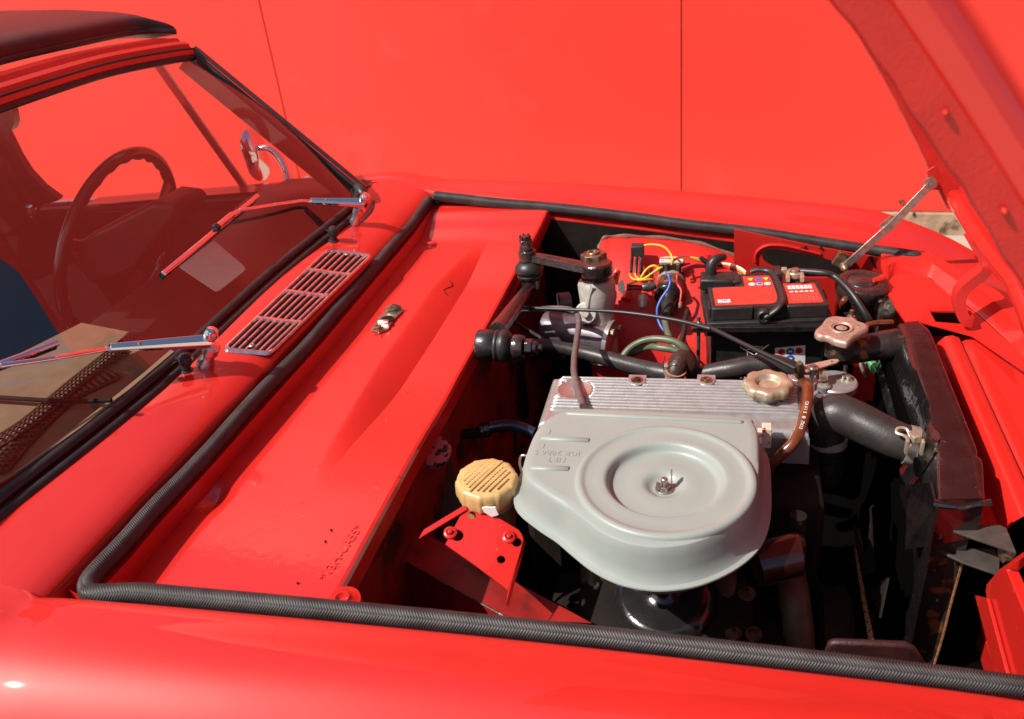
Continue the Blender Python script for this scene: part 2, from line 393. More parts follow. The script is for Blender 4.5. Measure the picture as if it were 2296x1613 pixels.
def wing(sgn):
    xs = [-1.5, -1.3, -1.1, -.95, -.85, -.78, -.74, -.70, -.68] + lin(-.668, .30, 34) + lin(.33, .66, 10)
    th = lin(0, 90, 22)
    rows = []
    for x in xs:
        ye = YE(x) - (.32 * max(0, x - .45) ** 2)
        row = []
        inside = x >= -.6681
        lip = [(-.0, -.045), (-.0005, -.012), (.0008, -.004), (.004, -.0006)] if inside else [(0, 0)] * 4
        for a, b in lip:
            row.append((ye + a, b))
        row.append((ye + .009, .0008 if inside else .0)); row.append((ye + .018, .0012 if inside else 0)); row.append((ye + .030, .0012 if inside else 0))
        f = 1 - .25 * smooth(.35, .9, x)
        for t in th:
            r = math.radians(t)
            row.append((ye + .034 + DW * f * math.sin(r), .0012 - RW2 * (1 - math.cos(r))))
        row += [(ye + .036 + DW * f, -.30), (ye + .02 + DW * f, -.50)]
        bg = interp(BULGE, x) * (1 if sgn > 0 else .5)
        rows.append([V((x, sgn * yy, crown(x, sgn * min(yy, .62)) + zz + bg * smooth(.012, .085, yy - ye) * (1 - smooth(.13, .20, yy - ye)))) for yy, zz in row])
    return rows
k = MB(); k.loft(wing(-1)); k.build('near_wing', m_paint, car, sharp=50)
k = MB(); k.loft(wing(1)); k.build('far_wing', m_paint, car, sharp=50)
# cowl panel between the screen and the opening, unbroken under the air grille
ys = sorted(set(lin(-W(-.66) - EDG, W(-.66) + EDG, 61)))
GR = dict(y0=-.128, y1=.222)            # grille span along Y
rows = []
for y in ys:
    xr = interp(XR, y); r = []
    for dx, dz in ((.0022, -.045), (.0021, -.020), (.0020, -.0135), (.0014, -.0110), (.0, -.0090), (-.003, -.0068), (-.007, -.0046), (-.012, -.0026), (-.018, -.0012), (-.026, -.0003), (-.036, 0), (-.05, 0), (-.065, 0), (-.08, 0), (-.10, 0), (-.14, 0), (-.2, 0), (-.3, 0)):
        x = xr + dx
        z = crown(x if dx < 0 else xr - .0001, y) + dz
        r.append(V((x, y, z)))
    rows.append(r)
k = MB(); k.loft(rows); k.build('cowl_panel', m_paint, car, sharp=60)
# gutter round the opening: outer wall, floor, flange that carries the seal
def gut(p_edge, p_seal, inw, zsk, drop=.06, fw=.011):
    e, s, i = V(p_edge), V(p_seal), V(inw)
    fl = zsk - .044
    return [V((e.x, e.y, zsk - .012)), V((e.x, e.y, fl)), V((s.x, s.y, 0)) - i * .013 + V((0, 0, fl)), V((s.x, s.y, 0)) - i * .011 + V((0, 0, zsk - .020)),
            V((s.x, s.y, 0)) + i * fw + V((0, 0, zsk - .020)), V((s.x, s.y, 0)) + i * (fw + .001) + V((0, 0, zsk - drop))]
rows = []
for x in lin(.36, -.60, 30): rows.append(gut((x, -W(x) - EDG, 0), (x, -W(x), 0), (0, 1, 0), ZE(x)))
for y in lin(-.572, .58, 40): rows.append(gut((interp(XR, y) + .0018, y, 0), (interp(XS, y), y, 0), (1, 0, 0), SZ(y) + .008))
for x in lin(-.595, .36, 30): rows.append(gut((x, W(x) + EDG, 0), (x, W(x), 0), (0, -1, 0), ZE(x), .026, .001))
k = MB(); k.loft(rows); k.build('gutter', m_bay, car, sharp=30)
# braided cord seal: one length along the near side and round the rear corner, another along the far side
pts = [V((x, -W(x), ZE(x) - .004)) for x in lin(.42, -.575, 22)]
pts += [V((-.615, -.584, -.006)), V((interp(XS, -.57) + .012, -.577, -.010)), V((interp(XS, -.555), -.556, SZ(-.555)))]
pts += [V((interp(XS, y), y, SZ(y) + .0012 * math.sin(y * 23))) for y in lin(-.50, .572, 18)]
MB().tube(pts, .0105, 20, 5).build('seal', m_braid, car, sharp=80, label='braided black cord seal along the near side and the cowl')
pts = [V((x, W(x) + .001 * math.sin(x * 31), ZE(x) - .001 + .0012 * math.sin(x * 17))) for x in lin(-.600, .265, 24)] + [at('O', 2035, 572, z=-.100), at('O', 2056, 577, z=-.105)]
MB().tube(pts, .0108, 20, 5).build('seal', m_braid, car, sharp=80, label='braided black cord seal along the far side')

MB().box((-.603, .585, -.012), (.030, .020, .016), M.Rotation(-.5, 3, 'Z')).build('seal_flap', m_black, car, bevel=.004)
# shelf in front of the screen, ahead of the firewall, with its pressed step
crease = [at('H', 1290, 505, z=-.053), at('H', 1075, 820, z=-.053), at('H', 870, 1140, z=-.053), at('H', 560, 1600, z=-.053), at('O', 775, 1005, z=-.053), at('O', 660, 1190, z=-.053), at('O', 575, 1335, z=-.053)]
CR = [(-.75, crease[-1].x)] + sorted((p.y, p.x) for p in crease) + [(.75, crease[0].x)]
def base_z(y): return -.053 + .030 * smooth(.44, .575, y)
def shelf_z(x, y):
    xc = interp(CR, y); dr = drop_at(y)
    w = .022 + .024 * smooth(-.35, 0, y) * (1 - smooth(.2, .47, y))
    t = min(max((xc - x) / w, 0), 1)
    s = t if t < .5 else t
    s = 1 - (1 - t) ** 1.3
    return base_z(y) - dr * (1 - s)
def drop_at(y): return .024 * smooth(-.36, -.04, y) * (1 - smooth(.26, .47, y))
XF = []
for px_, py_ in ((700, 1420), (735, 1355), (800, 1235), (880, 1090), (950, 965), (1020, 845), (1080, 740), (1130, 648), (1180, 552), (1225, 470), (1240, 440)):
    z_ = -.05
    for _ in range(8): p_ = at('O', px_, py_, z=z_); z_ = base_z(p_.y) - drop_at(p_.y)
    XF.append((p_.y, p_.x))
HOLE = at('O', 478, 1112, z=-.05)
def shelf_pt(a, y):
    x0, x1 = interp(XS, y) + .012, interp(XF, y)
    xc = min(max(interp(CR, y), x0 + .03), x1 - .02)
    x = x0 + (xc - x0) * a / .65 if a < .65 else xc + (x1 - xc) * (a - .65) / .35
    z = shelf_z(x, y)
    d = math.hypot((x - HOLE.x) / 1.0, (y - HOLE.y) / 1.6); z -= .012 * math.exp(-(d / .012) ** 2)
    d2 = math.hypot(x - BALL.x, y - BALL.y)
    return V((x, y, z))
BALL = at('p', 610, 330, z=-.06)
k = MB(); k.grid(shelf_pt, lin(0, .65, 46) + lin(.65, 1, 20)[1:], lin(-.572, .575, 120))
n = 120
# turned down front lip and firewall
lip = [[shelf_pt(1, y) for y in lin(-.572, .575, n)]]
lip.append([p + V((.004, 0, -.0015)) for p in lip[0]]); lip.append([p + V((.0065, 0, -.006)) for p in lip[0]]); lip.append([p + V((.0065, 0, -.03)) for p in lip[0]])
k.loft(lip); k.build('bulkhead_shelf', m_bay, car, sharp=13)
MB().grid(lambda a, b: V((interp(XF, b) - .012 + .0 * a, b, -.095 - .48 * a)), lin(0, 1, 6), lin(-.6, .62, 12)).build('firewall', m_shadered, car)
# a dent and a hole pressed in the shelf, a fixing stub, embossed code
MB().lathe([(.0055, -.004), (.0055, .0), (.004, .001), (.003, -.004)], V((HOLE.x - .003, HOLE.y, -.066)), (0, 0, 1), 20).build('grommet_hole', m_dark, car)
def onshelf(k_, cx, cy, off=0):
    z = -.05
    for _ in range(6): p = at(k_, cx, cy, z=z); z = shelf_z(p.x, p.y) + off
    return at(k_, cx, cy, z=z)
p = onshelf('H', 850, 495); MB().tube([p + V((-.012, 0, .0005)), p + V((.006, .002, .003)), p + V((.014, .003, .001))], [.003, .0042, .002], 8, 3).build('weld_blob', m_bay, car)
pe = at('c', 2045, 610, z=-.0525)
text('*13H-UA55*', .017, m_bay, pe, at('c', 2140, 470, z=-.05) - at('c', 1950, 750, z=-.05), V((-1, 0, .0)), car, 'embossed_code', ext=.0006)
b0 = at('c', 2050, 905, z=-.05)
k = MB(); k.lathe([(.020, -.012), (.019, 0), (.010, .003), (.008, .006), (.007, .006), (.004, .001)], b0, (0, -.1, 1), 24); k.build('bolt', m_bay, car)
for cx, cy in ((1980, 480), (1945, 548), (1780, 797)):
    MB().lathe([(.0014, -.001), (.0012, .0006)], at('c', cx, cy, z=-.0515), (0, 0, 1), 8).build('pin_hole', m_dark, car)
# paint chips: black crack mark on the pressed step
cm = MB(); ck = [(1010, 785), (1035, 812), (1025, 830), (985, 845), (963, 858), (975, 880), (995, 905)]
q = [onshelf('H', a, b) for a, b in ck]
cm.tube(q, .0007, 5, 0); cm.build('paint_crack', m_dark, car)
# striker plate of the bonnet latch
lp = [onshelf('H', a, b, .0008) for a, b in ((378, 1190), (440, 1215), (520, 1180), (560, 1110), (640, 1030), (600, 985), (520, 1010), (440, 1085))]
k = MB(); k.prism(lp, (0, 0, .0035)); k.build('striker_plate', m_steel, car, bevel=.0008)
k = MB(); lp2 = [onshelf('H', a, b, .004) for a, b in ((440, 1120), (525, 1130), (520, 1150), (430, 1140))]; k.prism(lp2, (0, 0, .008))
k.build('striker_lip', m_chromeold, car, bevel=.001)
k = MB(); k.lathe([(.0125, 0), (.0125, .0015), (.011, .0015)], onshelf('H', 505, 1098, .0042), (0, 0, 1), 20); k.build('striker_hole', m_dark, car)
k = MB(); c = onshelf('H', 438, 1178, .0042); k.lathe([(.009, 0), (.009, .002), (.0088, .002)], c, (0, 0, 1), 18); hexa(k, c + V((0, 0, .002)), (0, 0, 1), .006, .005); k.build('bolt', m_brown, car, bevel=.0006)
k = MB(); c = onshelf('H', 560, 1025, .0042); k.tube([c + V((-.012, 0, .003)), c + V((0, .002, .006)), c + V((.012, .004, .003))], [.004, .006, .004], 8, 3); k.build('weld_blob', m_brown, car)
# ================================================================== WINDSCREEN, ROOF EDGE, CABIN
gb = [at('O', 796, 426, z=.048), at('O', 772, 466, z=.046), at('O', 600, 604, z=.042), at('O', 326, 847, z=.042), at('O', 0, 1100, z=.042), at('O', -280, 1310, z=.042)]
gt = [at('O', 428, 124, z=.330), at('O', 380, 130, z=.338), at('O', 240, 158, z=.350), at('O', 60, 214, z=.360), at('O', -160, 292, z=.364), at('O', -420, 400, z=.362)]
GB, GT = spline2(gb, 5), spline2(gt, 5)
gmid = lambda b, t, s: b.lerp(t, s) + V((.018, 0, .016)) * math.sin(math.pi * s) * .6
k = MB(); k.loft([[gmid(b, t, s) for b, t in zip(GB, GT)] for s in lin(0, 1, 9)])
screen = k.build('windscreen', m_glass, car, sharp=80)
A0, A1, A2 = gb[0], gt[0], gb[3]
GN = (A1 - A0).cross(A2 - A0).normalized()
if GN.x < 0: GN = -GN
def onglass(key, cx, cy, off=.0):
    ox, oy, s = CROP[key]; px, py = (ox + cx / s) * .95667, (oy + cy / s) * .95667
    d = RW @ V((px - CX, py - CY, FPX)); t = (A0 + GN * off - CAMPOS).dot(GN) / d.dot(GN); return CAMPOS + d * t
# rubber and painted frame round the glass
def band(name, curve, offs, rad, mat, n=10, **kw):
    MB().tube([p + V(o) for p, o in zip(curve, offs if isinstance(offs, list) else [offs] * len(curve))], rad, n, 0).build(name, mat, car, sharp=70, **kw)
low = [(p, V((.62, 0, .78))) for p in GB]
band('rubber', GB, (.006, 0, -.004), .0075, m_black)
band('lower_trim', GB, (.019, 0, -.015), .0065, m_black)
sur = [V((p.x + .026, p.y, p.z - .024)) for p in GB]
band('lower_trim', sur, (0, 0, 0), .0055, m_bay)
band('lower_trim', [V((p.x + .036, p.y, p.z - .029)) for p in GB], (0, 0, 0), .006, m_black)
pil_b, pil_t = gb[0], gt[0]
pil = [pil_b.lerp(pil_t, s) for s in lin(-.03, 1.01, 14)]
band('rubber', pil, (.004, .002, .004), .0048, m_black)
k = MB(); rows = []
for p in pil:                                                  # painted pillar, 45 mm deep, behind and outside the glass
    rows.append([p + V(q) for q in ((.004, .002, .004), (.012, .012, .010), (.010, .022, .008), (-.012, .028, -.012), (-.034, .016, -.030), (-.030, -.004, -.026), (-.004, -.002, -.003))])
k.loft(rows); k.build('pillar', m_paint, car, sharp=45)
band('pillar_trim', pil, (.011, .008, .010), .0035, m_black)
band('pillar_trim', [p + V((.0, .023, -.004)) for p in pil], (0, 0, 0), .004, m_black)
pilk = [at('O', 800, 418, z=.052), at('O', 812, 432, z=.046), at('O', 815, 446, z=.036), at('O', 790, 474, z=.03)]
MB().tube(pilk, .011, 10, 5).build('corner_trim', m_black, car)
rt_, rows = GT, []
for p in GT:
    rows.append([p + V(q) for q in ((.004, 0, -.006), (.010, 0, .002), (.010, 0, .010), (.004, 0, .013), (.002, 0, .022), (-.006, 0, .027), (-.014, 0, .026), (-.020, 0, .034), (-.045, 0, .036), (-.05, 0, -.005), (-.03, 0, -.012))])
k = MB(); k.loft(rows); k.build('header_rail', m_paint, car, sharp=30)
band('rubber', GT, (.005, 0, -.005), .0065, m_black)
band('header_trim', GT, (.008, 0, .012), .0025, m_black)
# near pillar out of view, mirrored so that the screen is framed from other places too
npb, npt = GB[-1], GT[-1]
k = MB(); k.tube([npb + V((.03, -.02, -.03)), npt + V((-.01, -.02, .02))], .022, 8, 0); k.build('pillar', m_paint, car)

# soft top: padded front roll and the cloth behind it
fe = [at('O', 392, 74, z=.372), at('O', 300, 76, z=.384), at('O', 150, 106, z=.394), at('O', 0, 141, z=.399), at('O', -200, 200, z=.402), at('O', -420, 280, z=.400)]
FE = spline2(fe, 5)
def sec(p, i):
    t = i / (len(FE) - 1); e = min(1, .62 + t * 3)
    return [p + V(q) for q in ((-.05, 0, -.008), (-.004, 0, -.004), (.004, 0, .006 * e), (.002, 0, .018 * e), (-.008, 0, .028 * e), (-.03, 0, .036 * e), (-.07, 0, .044 * e), (-.16, 0, .054 * e), (-.35, 0, .064 * e), (-.7, 0, .062 * e), (-.95, 0, .03 * e))]
k = MB(); k.loft([sec(p, i) for i, p in enumerate(FE)]); k.build('soft_top', m_softtop, car, sharp=60, solid=.006)
MB().tube([p + V((.004, 0, .002)) for p in FE], .006, 8, 0).build('soft_top_piping', m_softtop, car)
q = [at('O', a, b, y=.60) for a, b in ((-60, 210), (14, 226), (28, 250), (32, 275), (26, 292), (14, 298), (40, 350), (62, 385), (95, 420), (131, 446), (126, 452), (88, 462), (60, 500), (-60, 560))]
MB().prism(q, (0, .02, 0)).build('soft_top_quarter', m_softtop, car)
q = [at('O', a, b, y=.575) for a, b in ((-40, 300), (0, 352), (40, 410), (75, 468), (62, 475), (20, 420), (-40, 350))]
MB().prism(q, (0, .015, 0)).build('roof_frame', m_vinyl, car)
MB().lathe([(.0, 0), (.012, .002), (.016, .010), (.010, .018), (0, .020)], at('O', 75, 472, y=.57), (0, -1, .2), 16).build('latch_button', m_chrome, car)
# far door with its sill trim and the quarter light post
def farside(px, py): return at('O', px, py, y=.655)
d0, d1 = farside(60, 462), farside(800, 411)
k = MB(); k.par(d0 + V((-.6, .0, -.62)), V((d1.x - d0.x + .6, 0, 0)), V((0, .06, 0)), V((0, 0, .6))); k.build('far_door', m_vinyl, car)
MB().tube([d0 + V((-.5, 0, -.02)), d0, d1], .008, 8, 0).build('door_sill_trim', m_chromeold, car)
MB().tube([p + V((0, -.02, -.012)) for p in (d0 + V((-.5, 0, -.02)), d0, d1)], .010, 8, 0).build('door_top_roll', m_vinyl, car)
MB().tube([at('O', 343, 130, y=.61), at('O', 552, 425, y=.65)], .0105, 8, 0, flat=(1, .7)).build('quarter_light_post', m_rough, car)
MB().tube([at('O', 352, 130, y=.60), at('O', 560, 425, y=.64)], .0025, 6, 0).build('quarter_light_channel', m_chromeold, car)
MB().tube([at('O', 560, 420, y=.655), at('O', 700, 412, y=.655)], .006, 8, 0).build('quarter_light_sill', m_rough, car)
# outside mirror on the far door
mc = at('O', 573, 348, y=.72)
k = MB(); k.lathe([(.002, .014), (.024, .012), (.034, .004), (.036, 0), (.033, -.002), (.0, -.002)], mc, V((.95, -.28, .1)), 28, up=(0, 0, 1), lobes=lambda a, j: 1 + .75 * abs(math.cos(a)) ** 2)
mir = k.build('door_mirror', m_chrome, car)
MB().tube([at('O', 582, 332, y=.72), at('O', 603, 334, y=.72), at('O', 625, 352, y=.72), at('O', 640, 380, y=.71), at('O', 648, 408, y=.70)], [.007, .008, .0085, .008, .010], 10, 5).build('mirror_arm', m_chrome, mir)
MB().lathe([(.020, 0), (.018, .004), (.012, .008)], at('O', 690, 415, y=.63), (0, -1, .4), 16).build('latch_button', m_chromeold, car)
# dashboard with binnacle
def dash(u, y):
    x0 = interp(sorted((p.y, p.x) for p in GB), y) - .006
    hump = .030 * math.exp(-((y - .40) / .13) ** 2) * smooth(0, .5, u)
    return V((x0 - .26 * u, y, .030 + .006 * math.sin(u * 2.6) + hump - .05 * max(0, u - .82) / .18))
k = MB(); k.grid(dash, lin(0, 1, 20), lin(-.62, .60, 60)); k.build('dashboard', m_vinyl, car, sharp=70)
MB().grid(lambda a, b: V((-1.02 - .05 * a, b, .0 - .5 * a)), lin(0, 1, 4), lin(-.6, .6, 4)).build('dashboard_face', m_vinyl, car)
k = MB(); q = [at('O', a, b, y=.12) for a, b in ((150, 560), (200, 526), (340, 455), (385, 460), (400, 480), (300, 610), (200, 640))]
k.prism(q, (.01, .09, 0)); k.build('instrument_binnacle', m_vinyl, car, bevel=.012, seg=3)
for a, b in ((305, 540), (345, 534)):
    MB().lathe([(.006, 0), (.007, .004), (.004, .008)], at('O', a, b, z=.085), (.3, -.2, 1), 12).build('dash_stud', m_chromeold, car)
# steering wheel with finger grips
SWC, SWN = V((-1.16, .27, .020)), V((-.94, 0, .342)).normalized()
su, sv = V((0, 1, 0)), V((.342, 0, .94)).normalized()
k = MB(); ring = []; n = 120
for i in range(n):
    a = 2 * math.pi * i / n
    ring.append((a, SWC + (su * math.cos(a) + sv * math.sin(a)) * .188))
vs = []; fs = []
for i, (a, p) in enumerate(ring):
    rd = (su * math.cos(a) + sv * math.sin(a))
    for j in range(10):
        b = 2 * math.pi * j / 10
        inner = max(0, -math.cos(b))
        rr = .0125 + inner * .003 * math.sin(a * 26)
        vs.append(p + rd * math.cos(b) * rr + SWN * math.sin(b) * .011)
for i in range(n):
    for j in range(10):
        fs.append((i * 10 + j, i * 10 + (j + 1) % 10, ((i + 1) % n) * 10 + (j + 1) % 10, ((i + 1) % n) * 10 + j))
k.add(vs, fs); swl = k.build('steering_wheel', m_wheelrim, car, sharp=80)
for ang in (25, 155, 270):
    a = math.radians(ang); e = SWC + (su * math.cos(a) + sv * math.sin(a)) * .184
    MB().tube([SWC - SWN * .04, SWC.lerp(e, .5) - SWN * .025, e], [.018, .012, .012], 8, 4, flat=(1, .5)).build('spoke', m_wheelrim, swl)
MB().lathe([(.0, 0), (.035, .004), (.04, -.03), (.03, -.05)], SWC - SWN * .01, SWN, 20).build('hub', m_wheelrim, swl)
# cabin tub and seats
k = MB(); k.box((-1.55, 0, -.52), (1.3, 1.25, .02)); k.build('cabin_floor', m_carpet, car)
k = MB(); k.box((-2.15, 0, -.25), (.04, 1.25, .6)); k.build('cabin_rear_wall', m_carpet, car)
k = MB(); k.box((-1.55, -.64, -.3), (1.5, .05, .6)); k.build('near_door', m_vinyl, car)
for y in (-.3, .3):
    k = MB(); k.box((-1.72, y, -.12), (.12, .46, .5), M.Rotation(math.radians(-14), 3, 'Y')); k.build('seat_back', m_tan, car, bevel=.04, seg=4)
    k = MB(); k.box((-1.48, y, -.36), (.46, .46, .14)); k.build('seat_cushion', m_tan, car, bevel=.04, seg=4)
# papers lying on the dash
card = thing('card', tuple(at('O', 482, 598, z=.056)), 'square cream paper card lying on the dashboard behind the glass', 'card')
cz = .056
q = [at('O', a, b, z=cz) for a, b in ((402, 600), (480, 541), (545, 596), (551, 604), (546, 611), (494, 652), (486, 655), (479, 652))]
MB().prism(q, (0, 0, .0015)).build('sheet', m_card, card)

tan_sheet = thing('tan_reflection_sheet', tuple(at('O', 100, 850, z=.044)), 'tan sheet added for the beige reflection behind the near wiper', 'mat')  # sheet added to stand in for the windscreen's beige reflection
q = [at('O', a, b, z=.044) for a, b in ((-90, 860), (60, 790), (184, 728), (300, 750), (392, 792), (300, 870), (180, 965), (60, 1050), (-90, 1150))]
MB().prism(q, (0, 0, .003)).build('sheet', m_tanrefl, tan_sheet)
# perforated dark strips added to stand in for reflections in the windscreen
def reflection_net(pts_, wid, z, label):
    o = thing('reflected_strip', tuple(at('O', *pts_[0], z=z)), label, 'reflection')
    C_ = spline2([at('O', a, b, z=z) for a, b in pts_], 10); rows_ = 4; k = MB()
    L = []
    for i, p in enumerate(C_):
        t = (C_[min(i + 1, len(C_) - 1)] - C_[max(i - 1, 0)]).normalized(); L.append((p, V((-t.y, t.x, 0))))
    # lattice of long and short bars leaves open perforations
    for j in range(rows_ + 1):
        f = (j / rows_ - .5) * wid; w = .0040 if 0 < j < rows_ else .0050
        k.loft([[p + n * (f - w / 2), p + n * (f + w / 2)] for p, n in L])
    acc = 0; last = C_[0]
    tot = sum((C_[i + 1] - C_[i]).length for i in range(len(C_) - 1)); step = .0085; d = 0; i = 0; rem = 0
    while d < tot:
        s_ = d; q = 0
        while q < len(C_) - 2 and s_ > (C_[q + 1] - C_[q]).length: s_ -= (C_[q + 1] - C_[q]).length; q += 1
        tt = (C_[q + 1] - C_[q]).normalized(); p = C_[q] + tt * s_; n = V((-tt.y, tt.x, 0))
        k.add([p - n * wid / 2 - tt * .0026, p + n * wid / 2 - tt * .0026, p + n * wid / 2 + tt * .0026, p - n * wid / 2 + tt * .0026], [(0, 1, 2, 3)])
        d += step
    k.build('mesh', m_reflstrip, o, solid=.001)
m_reflstrip = mk('dark_reflected_strip', (.065, .034, .019), .5)
reflection_net([(-60, 1020), (60, 950), (180, 850), (310, 748)], .026, .052, 'straight dark perforated strip standing in for a windscreen reflection')
reflection_net([(-20, 1060), (60, 970), (150, 890), (255, 838)], .034, .050, 'curved dark perforated strip standing in for a reflection at the foot of the windscreen')
MB().tube([at('O', -60, 888, z=.058), at('O', 140, 900, z=.058), at('O', 250, 898, z=.056)], .0035, 6, 4).build('dark_rod', m_dark, car)  # thin dark rod laid just above the dash

# ================================================================== WIPERS, WASHER JETS, AIR GRILLE
def flatbar(k, a, b, wa, wb, h, upv, arch=0):
    """tapering bar from a to b, widths wa and wb, standing h high along upv"""
    a, b, u = V(a), V(b), V(upv).normalized(); d = (b - a).normalized(); s = d.cross(u).normalized()
    sec_ = lambda p, w, hh: [p - s * w / 2, p - s * w / 2 + u * hh * .6, p - s * w * .3 + u * hh, p + s * w * .3 + u * hh, p + s * w / 2 + u * hh * .6, p + s * w / 2]
    ra, rb = sec_(a, wa, h), sec_(b, wb, h if not arch else h * arch)
    k.add(ra + rb, [tuple(range(6))[::-1], tuple(range(6, 12))] + [(i, (i + 1) % 6, 6 + (i + 1) % 6, 6 + i) for i in range(6)])
UPG = GN
def wiper(piv, base, p_ch, p_str, tip, blade, label):
    k = MB()
    flatbar(k, piv, p_ch, .020, .012, .013, UPG, arch=.55); flatbar(k, p_ch, p_str[0], .0075, .0075, .0035, UPG)
    for a, b in zip(p_str, p_str[1:]): flatbar(k, a, b, .0075, .007, .0035, UPG)
    w = k.build('wiper', m_chrome, car, bevel=.0007, label=label)
    k = MB(); ax = V((.55, 0, .83))
    k.lathe([(.013, -.012), (.012, .0), (.009, .006), (.0085, .016), (.012, .018), (.012, .030), (.009, .033), (.0, .034)], base, ax, 20); k.build('pivot', m_chromeold, w)
    k = MB(); k.lathe([(.0, .022), (.008, .020), (.0105, .013), (.010, .006), (.006, 0)], V(piv) + V((.002, 0, .004)), ax, 18); k.build('cap_nut', m_chrome, w)
    MB().lathe([(.0028, 0), (.0028, .0012), (.001, .0018)], V(piv).lerp(V(p_ch), .72) + UPG * .0085, UPG, 10).build('rivet', m_steel, w)
    a, b = blade
    k = MB(); flatbar(k, V(a) + UPG * .011, V(b) + UPG * .011, .0085, .0085, .0045, UPG); k.build('blade_spine', m_chrome, w, bevel=.0006)
    k = MB(); flatbar(k, V(a), V(b), .0045, .0045, .012, UPG); k.build('blade_rubber', m_black, w)
    k = MB(); m = V(tip)
    dd = (V(b) - V(a)).normalized()
    flatbar(k, m + dd * .0, m + dd * .055, .011, .010, .007, UPG); k.build('blade_holder', m_chrome, w, bevel=.0008)
    k = MB(); flatbar(k, m + dd * .05 , m + dd * .06, .0125, .0125, .008, UPG); k.build('blade_clip', m_black, w, bevel=.0008)
    return w
# far wiper
wp = at('a', 2165, 1225, z=.062); wb = at('a', 2120, 1320, z=.030)
wiper(wp, wb, onglass('a', 1850, 1207, .020), [onglass('a', 1800, 1205, .02), onglass('a', 1640, 1228, .022), onglass('a', 1430, 1262, .022), onglass('a', 1385, 1290, .02)],
      onglass('a', 1385, 1290, .018), (onglass('a', 1525, 1200, .004), onglass('b', 960, 395, .004)), 'far wiper resting across the glass below the pillar')
wp2 = at('b', 1245, 775, z=.060); wb2 = at('b', 1235, 885, z=.028)
wiper(wp2, wb2, onglass('b', 650, 812, .022), [onglass('b', 630, 815, .022), onglass('b', 330, 868, .024), onglass('b', 0, 915, .024), onglass('b', -260, 985, .022)],
      onglass('b', -260, 985, .018), (onglass('b', 330, 808, .004), onglass('b', -560, 1150, .004)), 'near wiper with bright arm beside the grille')
for n_, (cx, cy, zz) in enumerate(((1112, 925, .030), (1993, 1425, .030))):
    b = at('b' if n_ == 0 else 'a', cx, cy, z=zz)
    k = MB(); k.lathe([(.011, -.008), (.011, -.004), (.007, -.002), (.0065, .006), (.009, .008), (.0105, .014), (.009, .021), (.004, .024), (0, .0245)], b, (.25, 0, .97), 18)
    jet = k.build('washer_jet', m_black, car); MB().lathe([(.003, 0), (.003, .0105), (.0015, .0105)], b + V((0, 0, .014)), (-.9, -.2, .2), 8).build('nozzle', m_black, jet)
# grille on the cowl: frame, slats, cross bars over a plate painted dark as recess shade
gc = [at('w', 1330, 622, z=.020), at('w', 1632, 612, z=.014), at('w', 885, 1358, z=.010), at('w', 553, 1372, z=.018)]
def gq(u, v, off=0):
    """u across (screen side to bonnet side), v along (far to near)"""
    a = gc[0].lerp(gc[1], u); b = gc[3].lerp(gc[2], u); p = a.lerp(b, v)
    bow = .006 * math.sin(math.pi * v) * (1 - 2 * u) * 0
    return V((p.x, p.y, crown(p.x, p.y) + off))
k = MB()
def rr(u0, u1, v0, v1, r, off, n=6):
    out = []
    for (cu, cv, a0) in ((u0 + r, v0 + r * .28, 180), (u1 - r, v0 + r * .28, 270), (u1 - r, v1 - r * .28, 0), (u0 + r, v1 - r * .28, 90)):
        for i in range(n):
            a = math.radians(a0 + 90 * i / (n - 1)); out.append((cu + r * math.cos(a), cv + r * .28 * math.sin(a)))
    return [gq(u, v, off) for u, v in out]
r0, r1, r2, r3 = rr(-.06, 1.06, -.02, 1.02, .16, .0005), rr(-.05, 1.05, -.015, 1.015, .16, .004), rr(0, 1, 0, 1, .13, .0045), rr(.01, .99, .004, .996, .12, .001)
for A_, B_ in ((r0, r1), (r1, r2), (r2, r3)):
    n = len(A_); k.add(A_ + B_, [(i, (i + 1) % n, n + (i + 1) % n, n + i) for i in range(n)])
gr = k.build('air_grille', m_chromeold, car, sharp=40)
k = MB(); k.fill(rr(0, 1, 0, 1, .13, .0008)); k.build('recess_shade', m_dark, gr)  # black plate painted as the shaded opening; the cowl is closed below
for i in range(6):
    u = (i + .72) / 6.6 + .02
    k = MB(); rows = []
    for v in lin(.004, .996, 30):
        rows.append([gq(u - .028, v, .001), gq(u - .024, v, .0042), gq(u + .024, v, .0042), gq(u + .028, v, .001)])
    k.loft(rows); k.build('slat', m_chromeold, gr, sharp=30)
for v in (.235, .47, .735):
    k = MB(); rows = []
    for u in lin(.005, .995, 12): rows.append([gq(u, v - .011, .001), gq(u, v - .009, .0046), gq(u, v + .009, .0046), gq(u, v + .011, .001)])
    k.loft(rows); k.build('cross_bar', m_chromeold, gr, sharp=30)
for u, v in ((.5, .03), (.5, .97)):
    MB().lathe([(.005, 0), (.005, .0015), (.003, .003), (.001, .002)], gq(u, v, .004), (0, 0, 1), 12).build('screw', m_steel, gr)
# ================================================================== BONNET LID, standing open on its front hinges
LO, LD, LN = V((.395, 0, -.01)), V((-.447, 0, .894)), V((.894, 0, .447))
def lw(s): return .505 + .0889 * s * .6
def lid(s, y, n): return LO + LD * s + LN * (n - (.165 * s * s if s < .65 else .0697 + .13 * (s - .65))) + V((0, y, 0))
ss = lin(-.01, 1.02, 44)
